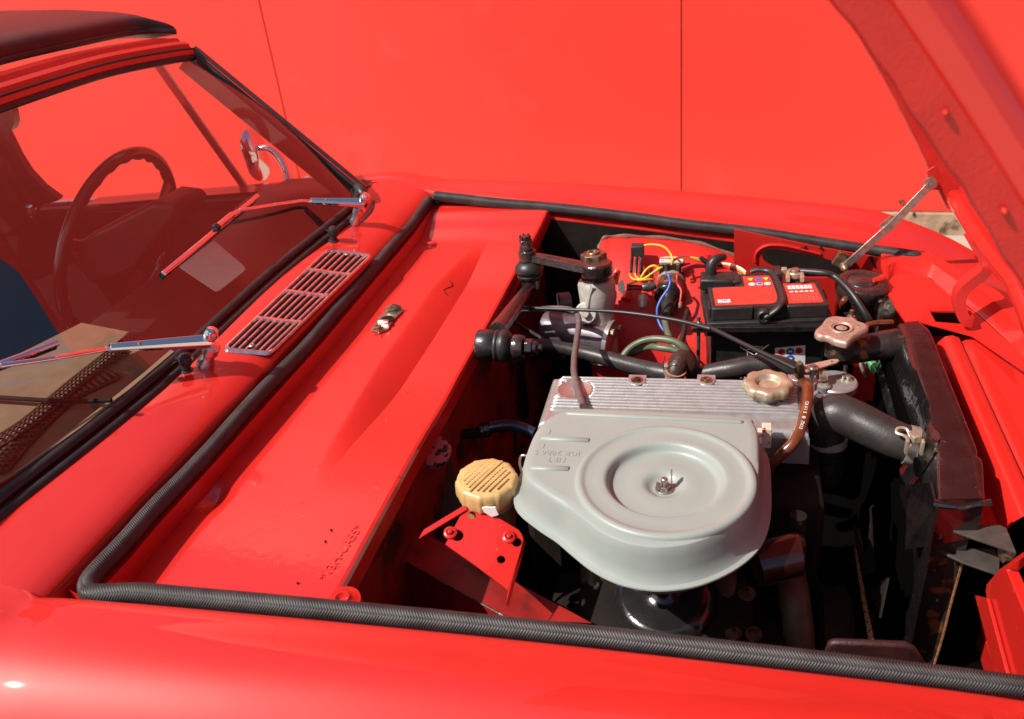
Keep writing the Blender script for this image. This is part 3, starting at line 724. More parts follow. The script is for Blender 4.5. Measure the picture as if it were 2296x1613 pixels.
# outer skin with rolled sides: y measured from the near edge
def outer(s):
    w = lw(s); r = []
    prof = [(.010, .0195), (.004, .0205), (.0012, .0225), (0, .0255), (0, .0335), (-.0012, .035), (-.0012, .0365), (0, .038), (.001, .041), (.004, .046), (.010, .050), (.020, .053), (.035, .056)]
    for d, n in prof: r.append(lid(s, -w + d, n))
    for f in lin(-.88, .88, 20): r.append(lid(s, w * f, .056 + .022 * (1 - f * f)))
    for d, n in prof[::-1]: r.append(lid(s, w - d, n))
    return r
bon = MB(); bon.loft([outer(s) for s in ss]); bonnet = bon.build('bonnet', m_paint, car, sharp=60, label='open bonnet lid standing up on its front hinges')
# inner frame: box section along the sides and the front, rough red darkened as underside shade
def side(sg):
    rows = []
    for i, s in enumerate(lin(.0, 1.0, 90)):
        w = lw(s); j = .0006 * math.sin(i * 1.7) + .0006 * math.sin(i * .63 + 1)
        rows.append([lid(s, sg * (-w + d), n + jj) for d, n, jj in ((.012, .026, 0), (.0045, .022, 0), (.0050, .012, 0), (.0085, -.002 + j, 0), (.014, -.004 + j, 0), (.030, -.002, 0), (.034, .004, 0), (.036, .03, 0), (.06, .05, 0))])
    return rows
k = MB(); k.loft(side(1)); k.build('near_frame', m_rough, bonnet, sharp=50)
k = MB(); k.loft(side(-1)); k.build('far_frame', m_rough, bonnet, sharp=50)
k = MB(); k.grid(lambda s, f: lid(s, lw(s) * f, .044 + .018 * (1 - f * f)), lin(0, 1.0, 12), lin(-.93, .93, 14)); k.build('inner_panel', m_rough, bonnet)
# front rolled edge of the lid
pts = [at('E', 850, 400, y=.462)] + [at('E', a, b, x=.395) for a, b in ((905, 470), (985, 590), (1060, 700), (1180, 870), (1300, 1030), (1434, 1230))]
pts += [V((.395, y, -.012)) for y in (-.2, -.35, -.48)]
MB().tube(pts, [.013] + [.0165] * (len(pts) - 1), 14, 5).build('front_roll', m_bay, bonnet, sharp=80)
MB().tube([p + V((.012, 0, .014)) for p in pts], [.008] + [.013] * (len(pts) - 1), 10, 5).build('front_hem', m_rough, bonnet, sharp=80)
for s, n, rr_ in ((.36, .010, .0028), (.44, .010, .0024), (.52, .012, .0022)):
    MB().lathe([(rr_, 0), (rr_ * .9, .003), (rr_ * .3, .005), (0, .005)], lid(s, -lw(s) + .004, n), (0, -1, 0), 8).build('paint_lump', m_rough, bonnet)
# stay between the far gutter and the lid
s0, s1, s2 = at('e', 1230, 1590, y=.436), at('e', 1475, 1370, y=.452), at('e', 1738, 1098, y=.47)
k = MB()
def strap(k, a, b, w, t):
    a, b = V(a), V(b); d = (b - a).normalized(); side_ = V((0, 1, 0)); u = d.cross(side_).normalized()
    k.par(a - u * w / 2 - side_ * t / 2, b - a, u * w, side_ * t)
strap(k, s0, s1 + (s1 - s0) * .06, .014, .003); strap(k, s1 - (s2 - s1) * .03 + V((0, -.0035, 0)), s2 + V((0, -.0035, 0)), .014, .003)
stay = k.build('stay', m_steel, bonnet, bevel=.0005)
k = MB(); k.lathe([(.011, -.006), (.011, .004), (.007, .004)], s2, (0, -1, 0), 14); hexa(k, s2 + V((0, -.004, 0)), (0, -1, 0), .009, .007); k.lathe([(.004, 0), (.004, .004), (.002, .004)], s2 + V((0, -.011, 0)), (0, -1, 0), 10)
k.build('pivot_bolt', m_steel, stay)
k = MB(); strap(k, s1 + V((-.01, .004, .004)), s1 + V((.008, .004, .022)), .006, .006); k.build('stop_tab', m_steel, stay)
k = MB(); k.prism([s2 + V(q) for q in ((-.008, .004, .022), (.004, .004, .03), (.030, .004, -.004), (.026, .004, -.016), (0, .004, -.012))], (0, .004, 0)); k.build('stay_bracket', m_rough, bonnet, bevel=.0006)
k = MB(); k.lathe([(.0085, -.010), (.009, .0), (.007, .006), (.0045, .009), (.004, .012)], s0 + V((-.002, .0, -.003)), (.1, -1, -.1), 12); k.box(s0 + V((-.008, .010, .008)), (.022, .010, .028), M.Rotation(.5, 3, 'Y')); k.build('stay_anchor', m_brown, car, bevel=.001)
# goose-neck hinge through the slot in the front deck
hp = [at('E', 985, 720, y=.27), at('E', 1050, 830, y=.262), at('E', 1110, 930, y=.255), at('E', 1100, 1010, y=.245), at('E', 1010, 1085, y=.238), at('E', 925, 1160, y=.232), at('E', 885, 1250, y=.226), at('E', 895, 1340, y=.222), at('E', 935, 1415, y=.218), at('E', 990, 1430, y=.217)]
k = MB(); C_ = spline2(hp, 4); rows = []
for i, p in enumerate(C_):
    t = (C_[min(i + 1, len(C_) - 1)] - C_[max(i - 1, 0)]).normalized(); s = V((0, 1, 0)); u = t.cross(s).normalized(); hw, ht = .0125, .0085
    rows.append([p - s * hw - u * ht, p + s * hw - u * ht, p + s * hw + u * ht, p - s * hw + u * ht, p - s * hw - u * ht])
k.loft(rows); k.fill(rows[0][:4]); k.fill(rows[-1][:4]); k.build('hinge', m_rough, bonnet, sharp=50)
k = MB(); hp2 = [p + V((0, -.52, 0)) for p in hp]; C_ = spline2(hp2, 4); rows = []
for i, p in enumerate(C_):
    t = (C_[min(i + 1, len(C_) - 1)] - C_[max(i - 1, 0)]).normalized(); s = V((0, 1, 0)); u = t.cross(s).normalized(); hw, ht = .0125, .0085
    rows.append([p - s * hw - u * ht, p + s * hw - u * ht, p + s * hw + u * ht, p - s * hw + u * ht, p - s * hw - u * ht])
k.loft(rows); k.fill(rows[0][:4]); k.fill(rows[-1][:4]); k.build('hinge', m_rough, bonnet, sharp=50)

k = MB(); k.loft([[lid(1.0, lw(1.0) * f, nn) for f in lin(-.97, .97, 12)] for nn in (.0, .03, .06)]); k.build('rear_frame', m_rough, bonnet)
# ================================================================== ENGINE BAY SHELL (parts of the car)
def holed(k, outer, holes, ext):
    """flat plate of a polygon with holes, extruded by ext"""
    bm = bmesh.new(); loops = []
    for lp in [outer] + holes:
        vs = [bm.verts.new(V(p)) for p in lp]; loops.append(vs)
        for i in range(len(vs)): bm.edges.new((vs[i], vs[(i + 1) % len(vs)]))
    bmesh.ops.triangle_fill(bm, edges=bm.edges[:], use_beauty=True, use_dissolve=False)
    bm.verts.index_update(); pts = [v.co.copy() for v in bm.verts]; fs = [tuple(v.index for v in f.verts) for f in bm.faces]
    n = len(pts); e = V(ext); vs2 = pts + [p + e for p in pts]; f2 = fs + [tuple(i + n for i in reversed(f)) for f in fs]
    st = 0
    for lp in [outer] + holes:
        m = len(lp)
        for i in range(m): f2.append((st + i, st + (i + 1) % m, st + (i + 1) % m + n, st + i + n))
        st += m
    bm.free(); k.add(vs2, f2); return k
def circ(c, r, u, w, n=16, ru=1, rw=1): return [V(c) + V(u) * math.cos(2 * math.pi * i / n) * r * ru + V(w) * math.sin(2 * math.pi * i / n) * r * rw for i in range(n)]
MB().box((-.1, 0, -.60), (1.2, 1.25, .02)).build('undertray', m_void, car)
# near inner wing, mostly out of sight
MB().grid(lambda x, z: V((x, -W(x) - .004, ZE(x) + z)), lin(-.395, .42, 8), [-.03, -.2, -.4, -.5]).build('near_inner_wing', m_shadered, car)
# far side: dark sheets put in for the unlit cavity behind the wheel arch
MB().grid(lambda x, z: V((x, W(x) - .004, ZE(x) - .0245 + z)), lin(-.40, .27, 10), [0, -.14, -.2, -.5]).build('cavity_shade', m_dark, car)
MB().grid(lambda x, y: V((x, y, -.30)), lin(-.40, .1, 4), lin(.40, .62, 4)).build('cavity_shade_floor', m_dark, car)
# wheel arch dome
top = [at('G', a, b, y=yy) for a, b, yy in ((112, 200, .49), (122, 140, .50), (160, 85, .505), (240, 66, .51), (400, 62, .51), (600, 70, .51), (850, 90, .51), (1100, 125, .505), (1300, 180, .50), (1520, 262, .495), (1700, 350, .49))]
T0 = spline2(top, 4); rows = []
for p in T0:
    rows.append([p + V(q) for q in ((0, .012, -.004), (0, .004, -.001), (0, -.002, 0), (0, -.022, -.004), (0, -.05, -.016), (0, -.09, -.042), (.0, -.13, -.08), (0, -.165, -.13), (0, -.19, -.20), (0, -.20, -.30))])
k = MB(); k.loft(rows); k.build('wheel_arch', m_baymetal, car, sharp=50)
MB().tube([p + V((0, -.002, .0012)) for p in T0], [.0035 + .0015 * math.sin(i * .9) for i in range(len(T0))], 8, 0).build('arch_seam', mk('dusty_seam', (.20, .085, .06), .7, var=.3, vs=60), car)
p0 = at('G', 1275, 330, y=.44)
k = MB(); k.box(p0, (.018, .004, .030), M.Rotation(.3, 3, 'Y')); k.build('harness_strap', m_bay, car, bevel=.001)
for a, b, c_, d_ in ((250, 560, 300, 420), (385, 730, 420, 640)):
    MB().tube([CAMPOS + (p_ - CAMPOS) * .985 for p_ in (at('G', a, b, y=.385), at('G', c_, d_, y=.40))], [.010, .007], 10, 0).build('pressed_rib', m_bay, car, sharp=80)
# upright panel with the long slot ahead of the arch
yy = .455
out = [at('f', a, b, y=yy) for a, b in ((562, 352), (800, 402), (1100, 464), (1400, 516), (1640, 556), (1690, 606), (1520, 900), (1200, 1000), (562, 1000))]
hol = [at('f', a, b, y=yy) for a, b in ((728, 505), (738, 485), (760, 473), (800, 470), (880, 477), (1000, 500), (1100, 525), (1190, 552), (1235, 580), (1245, 610), (1200, 640), (1000, 640), (820, 590), (760, 555), (735, 530))]
k = MB(); holed(k, out, [hol], (0, .004, 0)); k.build('wing_panel', m_rough, car, sharp=40)
MB().tube([at('f', a, b, y=yy - .001) for a, b in ((690, 548), (690, 510), (708, 478), (745, 455), (800, 446), (900, 456), (1080, 500))], .0032, 8, 4).build('slot_swage', m_rough, car)
for pts_ in (((962, 462), (975, 470), (988, 455), (1000, 470)), ((1078, 458), (1088, 468)), ((1380, 515), (1392, 545), (1400, 570))):
    MB().tube([at('f', a, b, y=yy - .001) for a, b in pts_], .0024, 6, 0).build('paint_chip', m_dark, car)
# front deck ahead of the radiator
NE = at('f', 1500, 640, y=.44)
def deck(x, y):
    # cross-section along X, levelled by hand
    t = [(.20, -.135), (.303, -.140), (.318, -.150), (.335, -.150), (.343, -.128), (.352, -.118), (.362, -.116), (.372, -.120), (.376, -.128), (.382, -.124), (.40, -.122), (.47, -.135), (.52, -.16), (.56, -.20)]
    xs_ = x
    z = interp(t, xs_)
    return V((x + .03 * (y / .45) * 0, y, z))
dxs = [.29, .303, .310, .318, .327, .335, .339, .343, .347, .352, .357, .362, .367, .372, .374, .376, .379, .382, .39, .40, .43, .47, .52, .56]
k = MB(); k.grid(deck, dxs, lin(-.235, .20, 16)); k.grid(deck, [d_ for d_ in dxs if d_ > .368], lin(-.46, -.235, 10)); k.build('front_deck', m_bay, car, sharp=50)
k = MB(); k.loft([[V((x, y, z - .03 * (y / .5) ** 2)) for y in lin(-.53, .53, 24)] for x, z in ((.545, -.185), (.57, -.185), (.60, -.195), (.63, -.215), (.65, -.245), (.66, -.30), (.66, -.55))]); k.build('nose_panel', m_paint, car, sharp=60)
MB().box((.47, -.05, -.40), (.36, .95, .02)).build('front_shade_plate', m_void, car)  # near-black plate put in for the shaded gap under the deck
# hinge ledge: the flatter tray at the far end with its slot
q = [(2000, 612), (2072, 616), (2100, 636), (2138, 668), (2186, 700), (2296, 800), (2296, 830), (2180, 752), (2158, 746), (2060, 720), (2030, 722), (2008, 690), (1985, 650)]
zz = -.112
out = [at('O', a, b, z=zz) for a, b in q]
slot = [at('O', a, b, z=zz) for a, b in ((2084, 697), (2145, 698), (2162, 727), (2098, 722))]
k = MB(); holed(k, out, [slot], (0, 0, -.003)); k.build('hinge_ledge', m_bay, car, sharp=40)
MB().box(at('O', 2125, 716, z=-.17), (.12, .09, .02)).build('slot_dark', m_dark, car)
# rise from the ledge up to the wing
r0_ = [at('O', a, b, z=-.112) for a, b in ((1990, 646), (2001, 618), (2073, 619), (2102, 638), (2138, 668), (2190, 702), (2296, 800))]
r1_ = [at('O', a, b, z=-.098) for a, b in ((1975, 600), (2020, 585), (2072, 583), (2120, 612), (2160, 640), (2220, 672), (2310, 760))]
r2_ = [at('O', a, b, z=-.098) for a, b in ((1975, 570), (2035, 555), (2100, 575), (2150, 606), (2185, 628), (2240, 655), (2320, 740))]
k = MB(); k.loft([spline2(r0_, 4), spline2(r1_, 4), spline2(r2_, 4)]); k.build('front_corner_panel', m_bay, car, sharp=30)
# box panel near the front right of the opening
def q2(k_, pts_, ext, **kw): return MB().prism([at(k_, a, b, **kw) for a, b in pts_], ext)
fx = .335
q2('v', ((1240, 790), (1330, 815), (1490, 1420), (1400, 1420)), (.004, 0, 0), x=fx - .03).build('front_frame_flange', m_bay, car, bevel=.0008)
q2('v', ((1330, 705), (1430, 590), (1450, 600), (1640, 1000), (1640, 1440), (1490, 1420), (1330, 815), (1320, 760)), (.004, 0, 0), x=fx - .025).build('front_frame_panel', m_bay, car, bevel=.001)
q2('v', ((1430, 590), (1640, 440), (1640, 470), (1480, 600), (1640, 980), (1640, 1060), (1450, 640)), (.012, 0, 0), x=fx - .032).build('front_frame_lip', m_bay, car, bevel=.001)
q2('v', ((1285, 1020), (1400, 1390), (1170, 1400)), (.01, 0, 0), x=fx + .02).build('front_frame_gusset', m_bay, car)
# chassis leg running forward along the near side
zb = -.20
a0, a1, b0_, b1 = at('s', 60, 800, z=zb), at('s', 1640, 1650, z=zb), at('s', -20, 1050, z=zb), at('s', 1000, 1612, z=zb)
k = MB(); k.add([a0, a1, b1, b0_, b0_ + V((0, -.003, -.14)), b1 + V((0, -.003, -.14))], [(0, 1, 2, 3), (3, 2, 5, 4)]); k.build('chassis_leg', m_shadered, car, sharp=20)
MB().tube([b0_, b1], .0014, 6, 0).build('leg_weld', m_rusty, car)

# ================================================================== AIR FILTER
zt = -.035
tp = [(330, 285), (230, 305), (130, 360), (50, 450), (0, 560), (-35, 680), (-15, 770), (120, 875), (250, 955), (370, 1050), (500, 1145), (650, 1215), (800, 1248), (950, 1254), (1150, 1222), (1350, 1140), (1500, 1030), (1575, 905), (1602, 760), (1605, 600), (1598, 460), (1570, 390), (1500, 345), (1000, 312), (600, 292)]
AF = spline2([at('r', a, b, z=zt) for a, b in tp] + [at('r', *tp[0], z=zt)], 4)[:-1]
ctr = V((-.058, -.29, zt))
af = thing('air_filter', (ctr.x, ctr.y, -.16), 'pale grey round air filter housing with a flat snout over the engine', 'air filter')
def inset(loop, d, dz):
    n = len(loop); o = []
    for i, p in enumerate(loop):
        t = (loop[(i + 1) % n] - loop[i - 1]).normalized(); nn = V((t.y, -t.x, 0))
        if nn.dot(p - ctr) < 0: nn = -nn
        if d < -.002: o.append(p + (V((-.057, -.308, p.z)) - p).normalized() * -d + V((0, 0, dz)))
        else: o.append(p + nn * d + V((0, 0, dz)))
    return o
def rings(k, loops, cap=False):
    n = len(loops[0]); vs = [p for l in loops for p in l]
    fs = [(j * n + i, j * n + (i + 1) % n, (j + 1) * n + (i + 1) % n, (j + 1) * n + i) for j in range(len(loops) - 1) for i in range(n)]
    if cap: fs.append(tuple(range(n)))
    k.add(vs, fs)
lp = [inset(AF, d, z) for d, z in ((-.012, .0), (-.0035, -.0003), (0, -.002), (.0016, -.006), (.003, -.014), (.0055, -.030), (.008, -.041), (.0115, -.0458), (.0168, -.047), (.0172, -.0485), (.0155, -.0495))]
k = MB(); rings(k, lp, False); rings(k, [lp[0], [V((-.057, -.308, zt)) + V((p.x + .057, p.y + .308, 0)).normalized() * .1035 for p in lp[0]]]); k.build('upper_shell', m_grey, af, sharp=40)
lp = [inset(AF, d, z) for d, z in ((.0145, -.0493), (.010, -.053), (.006, -.060), (-.004, -.074), (-.02, -.086), (-.04, -.092))]
k = MB(); rings(k, lp, False); k.fill(lp[-1][::-1]); k.build('lower_shell', m_grey, af, sharp=40)
dc = V((-.057, -.308, zt))
pr = [(.1045, -.001), (.1040, .0022), (.1025, .0042), (.0995, .0052), (.0965, .0050), (.0945, .0040), (.0925, .0030), (.090, .0026), (.078, .0026), (.0715, .0034), (.0690, .0028), (.0665, .0004), (.0650, -.0035), (.0635, -.0065), (.061, -.0082), (.057, -.0086), (.040, -.0070), (.028, -.0062), (.0235, -.0070), (.0195, -.0100), (.0165, -.0130), (.0135, -.0140), (.001, -.0140)]
MB().lathe(pr, dc, (0, 0, 1), 96, open0=True).build('disc_cover', m_grey, af, sharp=60)
k = MB(); hexa(k, dc + V((0, 0, -.014)), (0, 0, 1), .0075, .006); k.lathe([(.004, 0), (.004, .011), (.003, .012)], dc + V((0, 0, -.010)), (0, 0, 1), 12); k.lathe([(.011, 0), (.011, .0015), (.009, .0015)], dc + V((0, 0, -.0138)), (0, 0, 1), 20)
nut = k.build('centre_nut', m_steel, af, bevel=.0003)
k = MB(); k.box(dc + V((.008, .004, -.001)), (.0015, .006, .022)); k.box(dc + V((-.007, -.006, -.006)), (.004, .0012, .012)); k.build('lock_tab', m_steel, nut)
def bead(a, b, r=.0032):
    A_, B_ = at('r', *a, z=zt), at('r', *b, z=zt); MB().tube([A_, A_.lerp(B_, .02), A_.lerp(B_, .98), B_], [r * .5, r, r, r * .5], 10, 0, flat=(.8, 1.4)).build('pressed_bead', m_grey, af, sharp=80)
bead((255, 325), (1500, 388)); bead((82, 500), (422, 516)); bead((8, 708), (280, 714))
ux, uy = (at('r', 100, 600, z=zt) - at('r', 340, 608, z=zt)), (at('r', 200, 680, z=zt) - at('r', 215, 560, z=zt))
text('IGR 2886 S', .0125, m_grey, at('r', 196, 604, z=zt + .0002), ux, uy, af, 'embossed_lettering', ext=.0004)
text('FIRT', .0125, m_grey, at('r', 188, 650, z=zt + .0002), ux, uy, af, 'embossed_lettering', ext=.0004)
text('E', .013, m_grey, at('r', 135, 453, z=zt + .0002), ux, uy, af, 'embossed_lettering', ext=.0004)
text('I', .013, m_grey, at('r', 102, 553, z=zt + .0002), ux, uy, af, 'embossed_lettering', ext=.0004)
# spring clips at the ends
c = at('s', 1112, 430, z=-.055)
MB().tube([c + V(q) for q in ((.012, 0, .008), (0, 0, .010), (-.004, 0, -.004), (-.001, 0, -.022))], .0016, 6, 4).build('clip', m_steel, af)
c = at('r', 1650, 480, z=-.075)
k = MB(); k.prism([at('r', a, b, z=-.07) for a, b in ((1600, 425), (1645, 430), (1645, 480), (1600, 480))], (0, 0, -.004)); k.box(c + V((.002, 0, .0)), (.012, .016, .03)); k.build('clip', m_cream, af, bevel=.001)
# red scuffs rubbed into the grey paint
for a, b in (((1280, 1170), (1335, 1150)), ((700, 1270), (790, 1300)), ((1370, 1310), (1410, 1300)), ((820, 1200), (960, 1208))):
    pass

# ================================================================== ENGINE
eng = thing('engine', (-.05, -.15, -.6), 'engine with ribbed silver valve cover under the grey air filter', 'engine')
zv = -.078
vb0, vb1 = at('r', 190, 66, z=zv), at('f', 960, 1262, z=zv)
vx0, vx1 = vb0.x - .006, vb1.x + .004
yb = (vb0.y + vb1.y) / 2; sl = (vb1.y - vb0.y) / (vb1.x - vb0.x)
def vc(x, v, z): return V((x, vb0.y + sl * (x - vb0.x) - v, z))
DEP = .125
def cover_z(x, v):
    e = min(v, DEP - v, (x - vx0) * 1.0, (vx1 - x) * 1.0)
    r = .012
    base = zv - (r - math.sqrt(max(0, r * r - max(0, r - e) ** 2))) if e < r else zv
    return base
NR = 11
xs = [vx0, vx0 + .001, vx0 + .003, vx0 + .006, vx0 + .009, vx0 + .012, vx0 + .018, vx0 + .022, vx0 + .03] + lin(vx0 + .04, vx1 - .03, 30) + [vx1 - .02, vx1 - .012, vx1 - .006, vx1 - .002, vx1]
vs_ = lin(0, DEP, 156)
bc = at('r', 322, 178, z=zv)
def cpt(x, v):
    z = cover_z(x, v); p = vc(x, v, z)
    if .006 < v < .092:
        ph = (v - .006) / .0078; rib = max(0, math.sin(math.pi * 2 * ph)) ** .5 if False else abs(math.sin(math.pi * ph)) ** .6
        fade = smooth(vx0 + .010, vx0 + .020, x) * (1 - smooth(vx1 - .014, vx1 - .008, x)); p.z += .0066 * rib * fade
    d = math.hypot(p.x - bc.x, p.y - bc.y)
    if d < .0275: p.z = zv + .0038
    return p
xs = sorted(set(xs + lin(bc.x - .03, bc.x + .03, 26)))
k = MB(); k.grid(cpt, xs, vs_)
edge = [cpt(xs[0], v) for v in vs_] + [cpt(x, DEP) for x in xs] + [cpt(xs[-1], v) for v in vs_[::-1]] + [cpt(x, 0) for x in xs[::-1]]
low_ = [V((p.x + (p.x - (vx0 + vx1) / 2) * .01, p.y, zv - .052)) for p in edge]
k.loft([edge, low_]); k.build('valve_cover', m_alloy, eng, sharp=35)
vco = [o for o in COL.objects if o.name.startswith('valve_cover')][0]
MB().lathe([(.0262, 0), (.0262, .0012), (.0245, .0016), (.0232, .0006), (.001, .0006)], V((bc.x, bc.y, zv + .0038)), (0, 0, 1), 48).build('badge', mk('reddish_badge_metal', (.45, .33, .29), .4, metal=.6, var=.1, vs=90, bump=.0003, bs=400), vco)
text('A', .026, m_alloy, V((bc.x + .001, bc.y, zv + .0046)), V((-1, 0, 0)), V((0, -1, 0)), vco, 'badge_letter', ext=.0006)
for a, b in ((755, 112), (1240, 112)):
    c = at('r', a, b, z=zv + .003)
    k = MB(); k.box(c + V((0, .006, .0005)), (.026, .022, .006)); k.lathe([(.0128, -.004), (.0128, .0038), (.011, .0045), (.006, .0045)], c, (0, 0, 1), 24); k.build('boss', m_alloy, vco, bevel=.0006)
    k = MB(); k.lathe([(.0085, 0), (.0085, .0015), (.0055, .0015), (.005, .0035), (.003, .0035), (.0025, .001)], c + V((0, 0, .0044)), (0, 0, 1), 18); k.build('bolt', m_brown, vco)
# knobbly oil filler cap
oc = at('q', 895, 1330, z=-.052)
k = MB(); lob = lambda a, j: (1 + .05 * math.tanh(2.5 * math.cos(8 * a))) if j < 6 else 1
k.lathe([(.030, -.012), (.0322, -.009), (.033, -.004), (.0325, .0), (.030, .0025), (.026, .003), (.0185, .003), (.0165, .0015), (.0158, -.004), (.0145, -.005), (.006, -.005), (.001, -.0045)], oc, (0, 0, 1), 96, lobes=lob)
k.build('oil_filler_cap', m_brass, eng, sharp=50)
MB().lathe([(.024, -.024), (.024, -.012)], oc, (0, 0, 1), 24).build('filler_neck', m_alloy, eng)
# block and head below, thermostat side, fan
k = MB(); k.box((-.06, -.12, -.26), (.40, .16, .22)); k.build('cylinder_block', m_dark, eng, bevel=.01)
k = MB(); k.box((-.05, -.30, -.34), (.34, .18, .12)); k.build('manifold', m_dark, eng, bevel=.02)
# black pressed dome under the filter, with its bolt and blue sticker
dm = at('g', 1925, 1010, z=-.225)
k = MB(); MB().lathe([(.112, -.03), (.110, -.018), (.104, -.012), (.07, -.011)], dm, (0, -.25, .97), 48).build('dome_rim', m_dark, eng); k.lathe([(.067, -.012), (.066, -.008), (.062, -.002), (.058, .004), (.050, .007), (.03, .010), (.012, .014), (.010, .018), (.0, .018)], dm, (0, -.25, .97), 64); dome = k.build('pressed_dome', mk('black_gloss_dome', (.014, .013, .013), .18, coat=.6, coatr=.12, var=.3, vs=40, bump=.0002, bs=300), eng, sharp=60)
k = MB(); c = at('g', 1882, 962, z=-.19); hexa(k, c, (0, -.3, 1), .007, .006); k.lathe([(.004, 0), (.004, .014), (.003, .015)], c, (0, -.3, 1), 12); k.box(c + V((-.012, 0, .0)), (.016, .010, .002)); k.box(c + V((.014, .0, 0)), (.012, .010, .002)); k.build('wing_bolt', m_brown, eng)
st = [at('g', a, b, y=-.36) for a, b in ((1590, 890), (1640, 880), (1720, 905), (1740, 920), (1690, 965), (1650, 950))]
stk = MB().prism(st, (0, .002, 0)).build('sticker', m_bluep, eng)
for i in range(4):
    A_, B_ = at('g', 1640 + i * 6, 905 + i * 12, y=-.3612), at('g', 1670 + i * 6, 910 + i * 12, y=-.3612); MB().tube([A_, B_], .0009, 5, 0).build('sticker_print', m_white, stk)
    A_, B_ = at('g', 1680 + i * 8, 908 + i * 10, y=-.3612), at('g', 1712 + i * 3, 914 + i * 9, y=-.3612); MB().tube([A_, B_], .0012, 5, 0).build('sticker_print', m_white, stk)
# fuel pump can, dark pulley and belt edge
c0, c1 = at('h', 690, 690, y=-.33), at('h', 950, 620, y=-.31)
MB().tube([c0, c0.lerp(c1, .9), c1, c1 + V((.006, 0, 0))], [.026, .026, .026, .020], 20, 0).build('fuel_pump', mk('dark_red_can', (.022, .004, .003), .3, coat=.6, var=.3, vs=50), eng)
k = MB(); c = at('h', 940, 470, y=-.28); k.lathe([(.010, -.02), (.010, .02), (.006, .02)], c, (0, 0, 1), 14); k.build('stud', m_dark, eng)
pu = V((.165, -.23, -.36))
MB().lathe([(.02, -.03), (.07, -.03), (.078, -.022), (.070, -.008), (.070, -.002), (.078, .01), (.07, .016), (.02, .016)], pu, (1, 0, 0), 40).build('pulley', m_dark, eng)
MB().tube([at('h', 1287, 590, x=.20), at('h', 1330, 850, x=.20), at('h', 1388, 1175, x=.20)], [.0016, .0030, .0040], 6, 3).build('belt_edge', mk('frayed_tan_belt', (.34, .19, .09), .8, var=.5, vs=300, spots=[((.04, .02, .015), 300, .5, .56)]), eng)
for i in range(5):
    a = i * 2 * math.pi / 5
    k = MB(); k.prism([V((.205, -.16, -.33)) + V((.012 * (j % 2), math.cos(a + d) * r, math.sin(a + d) * r)) for j, (d, r) in enumerate(((-.12, .03), (-.3, .12), (.1, .13), (.12, .03)))], (.003, 0, 0)); k.build('fan_blade', m_dark, eng)
k = MB(); c = at('h', 1420, 1245, y=-.43); k.prism([at('h', a, b, y=-.44) for a, b in ((1125, 1170), (1160, 1155), (1590, 1172), (1650, 1200), (1720, 1310), (1100, 1235))], (0, .008, 0)); k.build('alternator_guard', mk('rusty_red_guard', (.035, .010, .009), .5, var=.4, vs=60, bump=.0006, bs=250), eng, bevel=.003)

# dim castings deep beside the block: runners, generator, pipes
for i in range(4):
    x = -.16 + i * .085
    MB().tube([V((x, -.19, -.24)), V((x + .004, -.25, -.235)), V((x + .012, -.30, -.27)), V((x + .02, -.33, -.36))], [.020, .020, .019, .018], 14, 5).build('exhaust_runner', m_olivemetal, eng, sharp=80)
for cx, cy in ((640, 855), (560, 1100), (680, 1100)):
    k = MB(); c = at('h', cx, cy, y=-.34); k.lathe([(.010, 0), (.010, .003), (.006, .003)], c, (0, -1, .3), 14); hexa(k, c, (0, -1, .3), .0065, .008); k.build('bolt', m_brown, eng)

# throttle linkage and its round flange
tv = thing('throttle_linkage', tuple(at('t', 950, 430, z=-.14)), 'small spring loaded throttle linkage on a round alloy flange by the hose elbow', 'linkage')
c = at('t', 960, 385, z=-.100)
k = MB(); k.lathe([(.020, -.045), (.021, -.012), (.030, -.010), (.031, 0), (.029, .002), (.001, .002)], c, (0, 0, 1), 32); k.build('flange', m_alloy, tv, sharp=40)
k = MB(); c2 = at('t', 850, 440, z=-.098); k.lathe([(.016, -.05), (.014, -.01), (.009, -.006), (.009, .004), (.007, .005)], c2, (0, 0, 1), 20); k.build('post', m_alloy, tv)
k = MB(); c3 = at('t', 655, 365, z=-.098); k.box(at('t', 660, 362, z=-.102), (.045, .018, .006)); k.lathe([(.011, 0), (.011, .005)], at('t', 600, 365, z=-.1), (0, 0, 1), 16); k.build('lever_base', m_alloy, tv, bevel=.001)
a, b = at('t', 622, 330, z=-.090), at('t', 622, 205, z=-.058)
k = MB(); k.tube([a, a.lerp(b, .7), b], [.0065, .0065, .004], 12, 0); k.build('cable_stop', m_olivemetal, tv)
k = MB(); c4, c5 = at('t', 700, 265, z=-.072), at('t', 950, 200, z=-.068); d = (c5 - c4).normalized(); n_ = d.cross(V((0, 0, 1))).normalized()
holed(k, [c4 + n_ * .009 - d * .006, c4 - n_ * .009 - d * .006, c5 - n_ * .0055, c5 + d * .006 - n_ * .002, c5 + d * .006 + n_ * .002, c5 + n_ * .0055], [circ(c5 - d * .003, .0025, d, n_, 10)], (0, 0, .0025)); k.build('lever', m_copper, tv)
k = MB(); c6 = at('t', 745, 255, z=-.068); k.lathe([(.008, 0), (.008, .002), (.0045, .002), (.004, .006)], c6, (0, 0, 1), 16); k.lathe([(.0035, -.03), (.0035, 0)], c6, (0, 0, 1), 10); k.build('spindle', m_steel, tv)
k = MB(); s_ = at('t', 790, 320, z=-.082); e_ = at('t', 870, 325, z=-.085); ax = (e_ - s_); pts = []
u_ = ax.normalized(); v1 = V((0, 0, 1)); v2 = u_.cross(v1)
for i in range(7 * 10 + 1):
    a = 2 * math.pi * i / 10; pts.append(s_ + ax * (i / 70) + (v1 * math.cos(a) + v2 * math.sin(a)) * .0085)
k.tube(pts, .0011, 6, 0); k.build('spring', m_brass, tv)
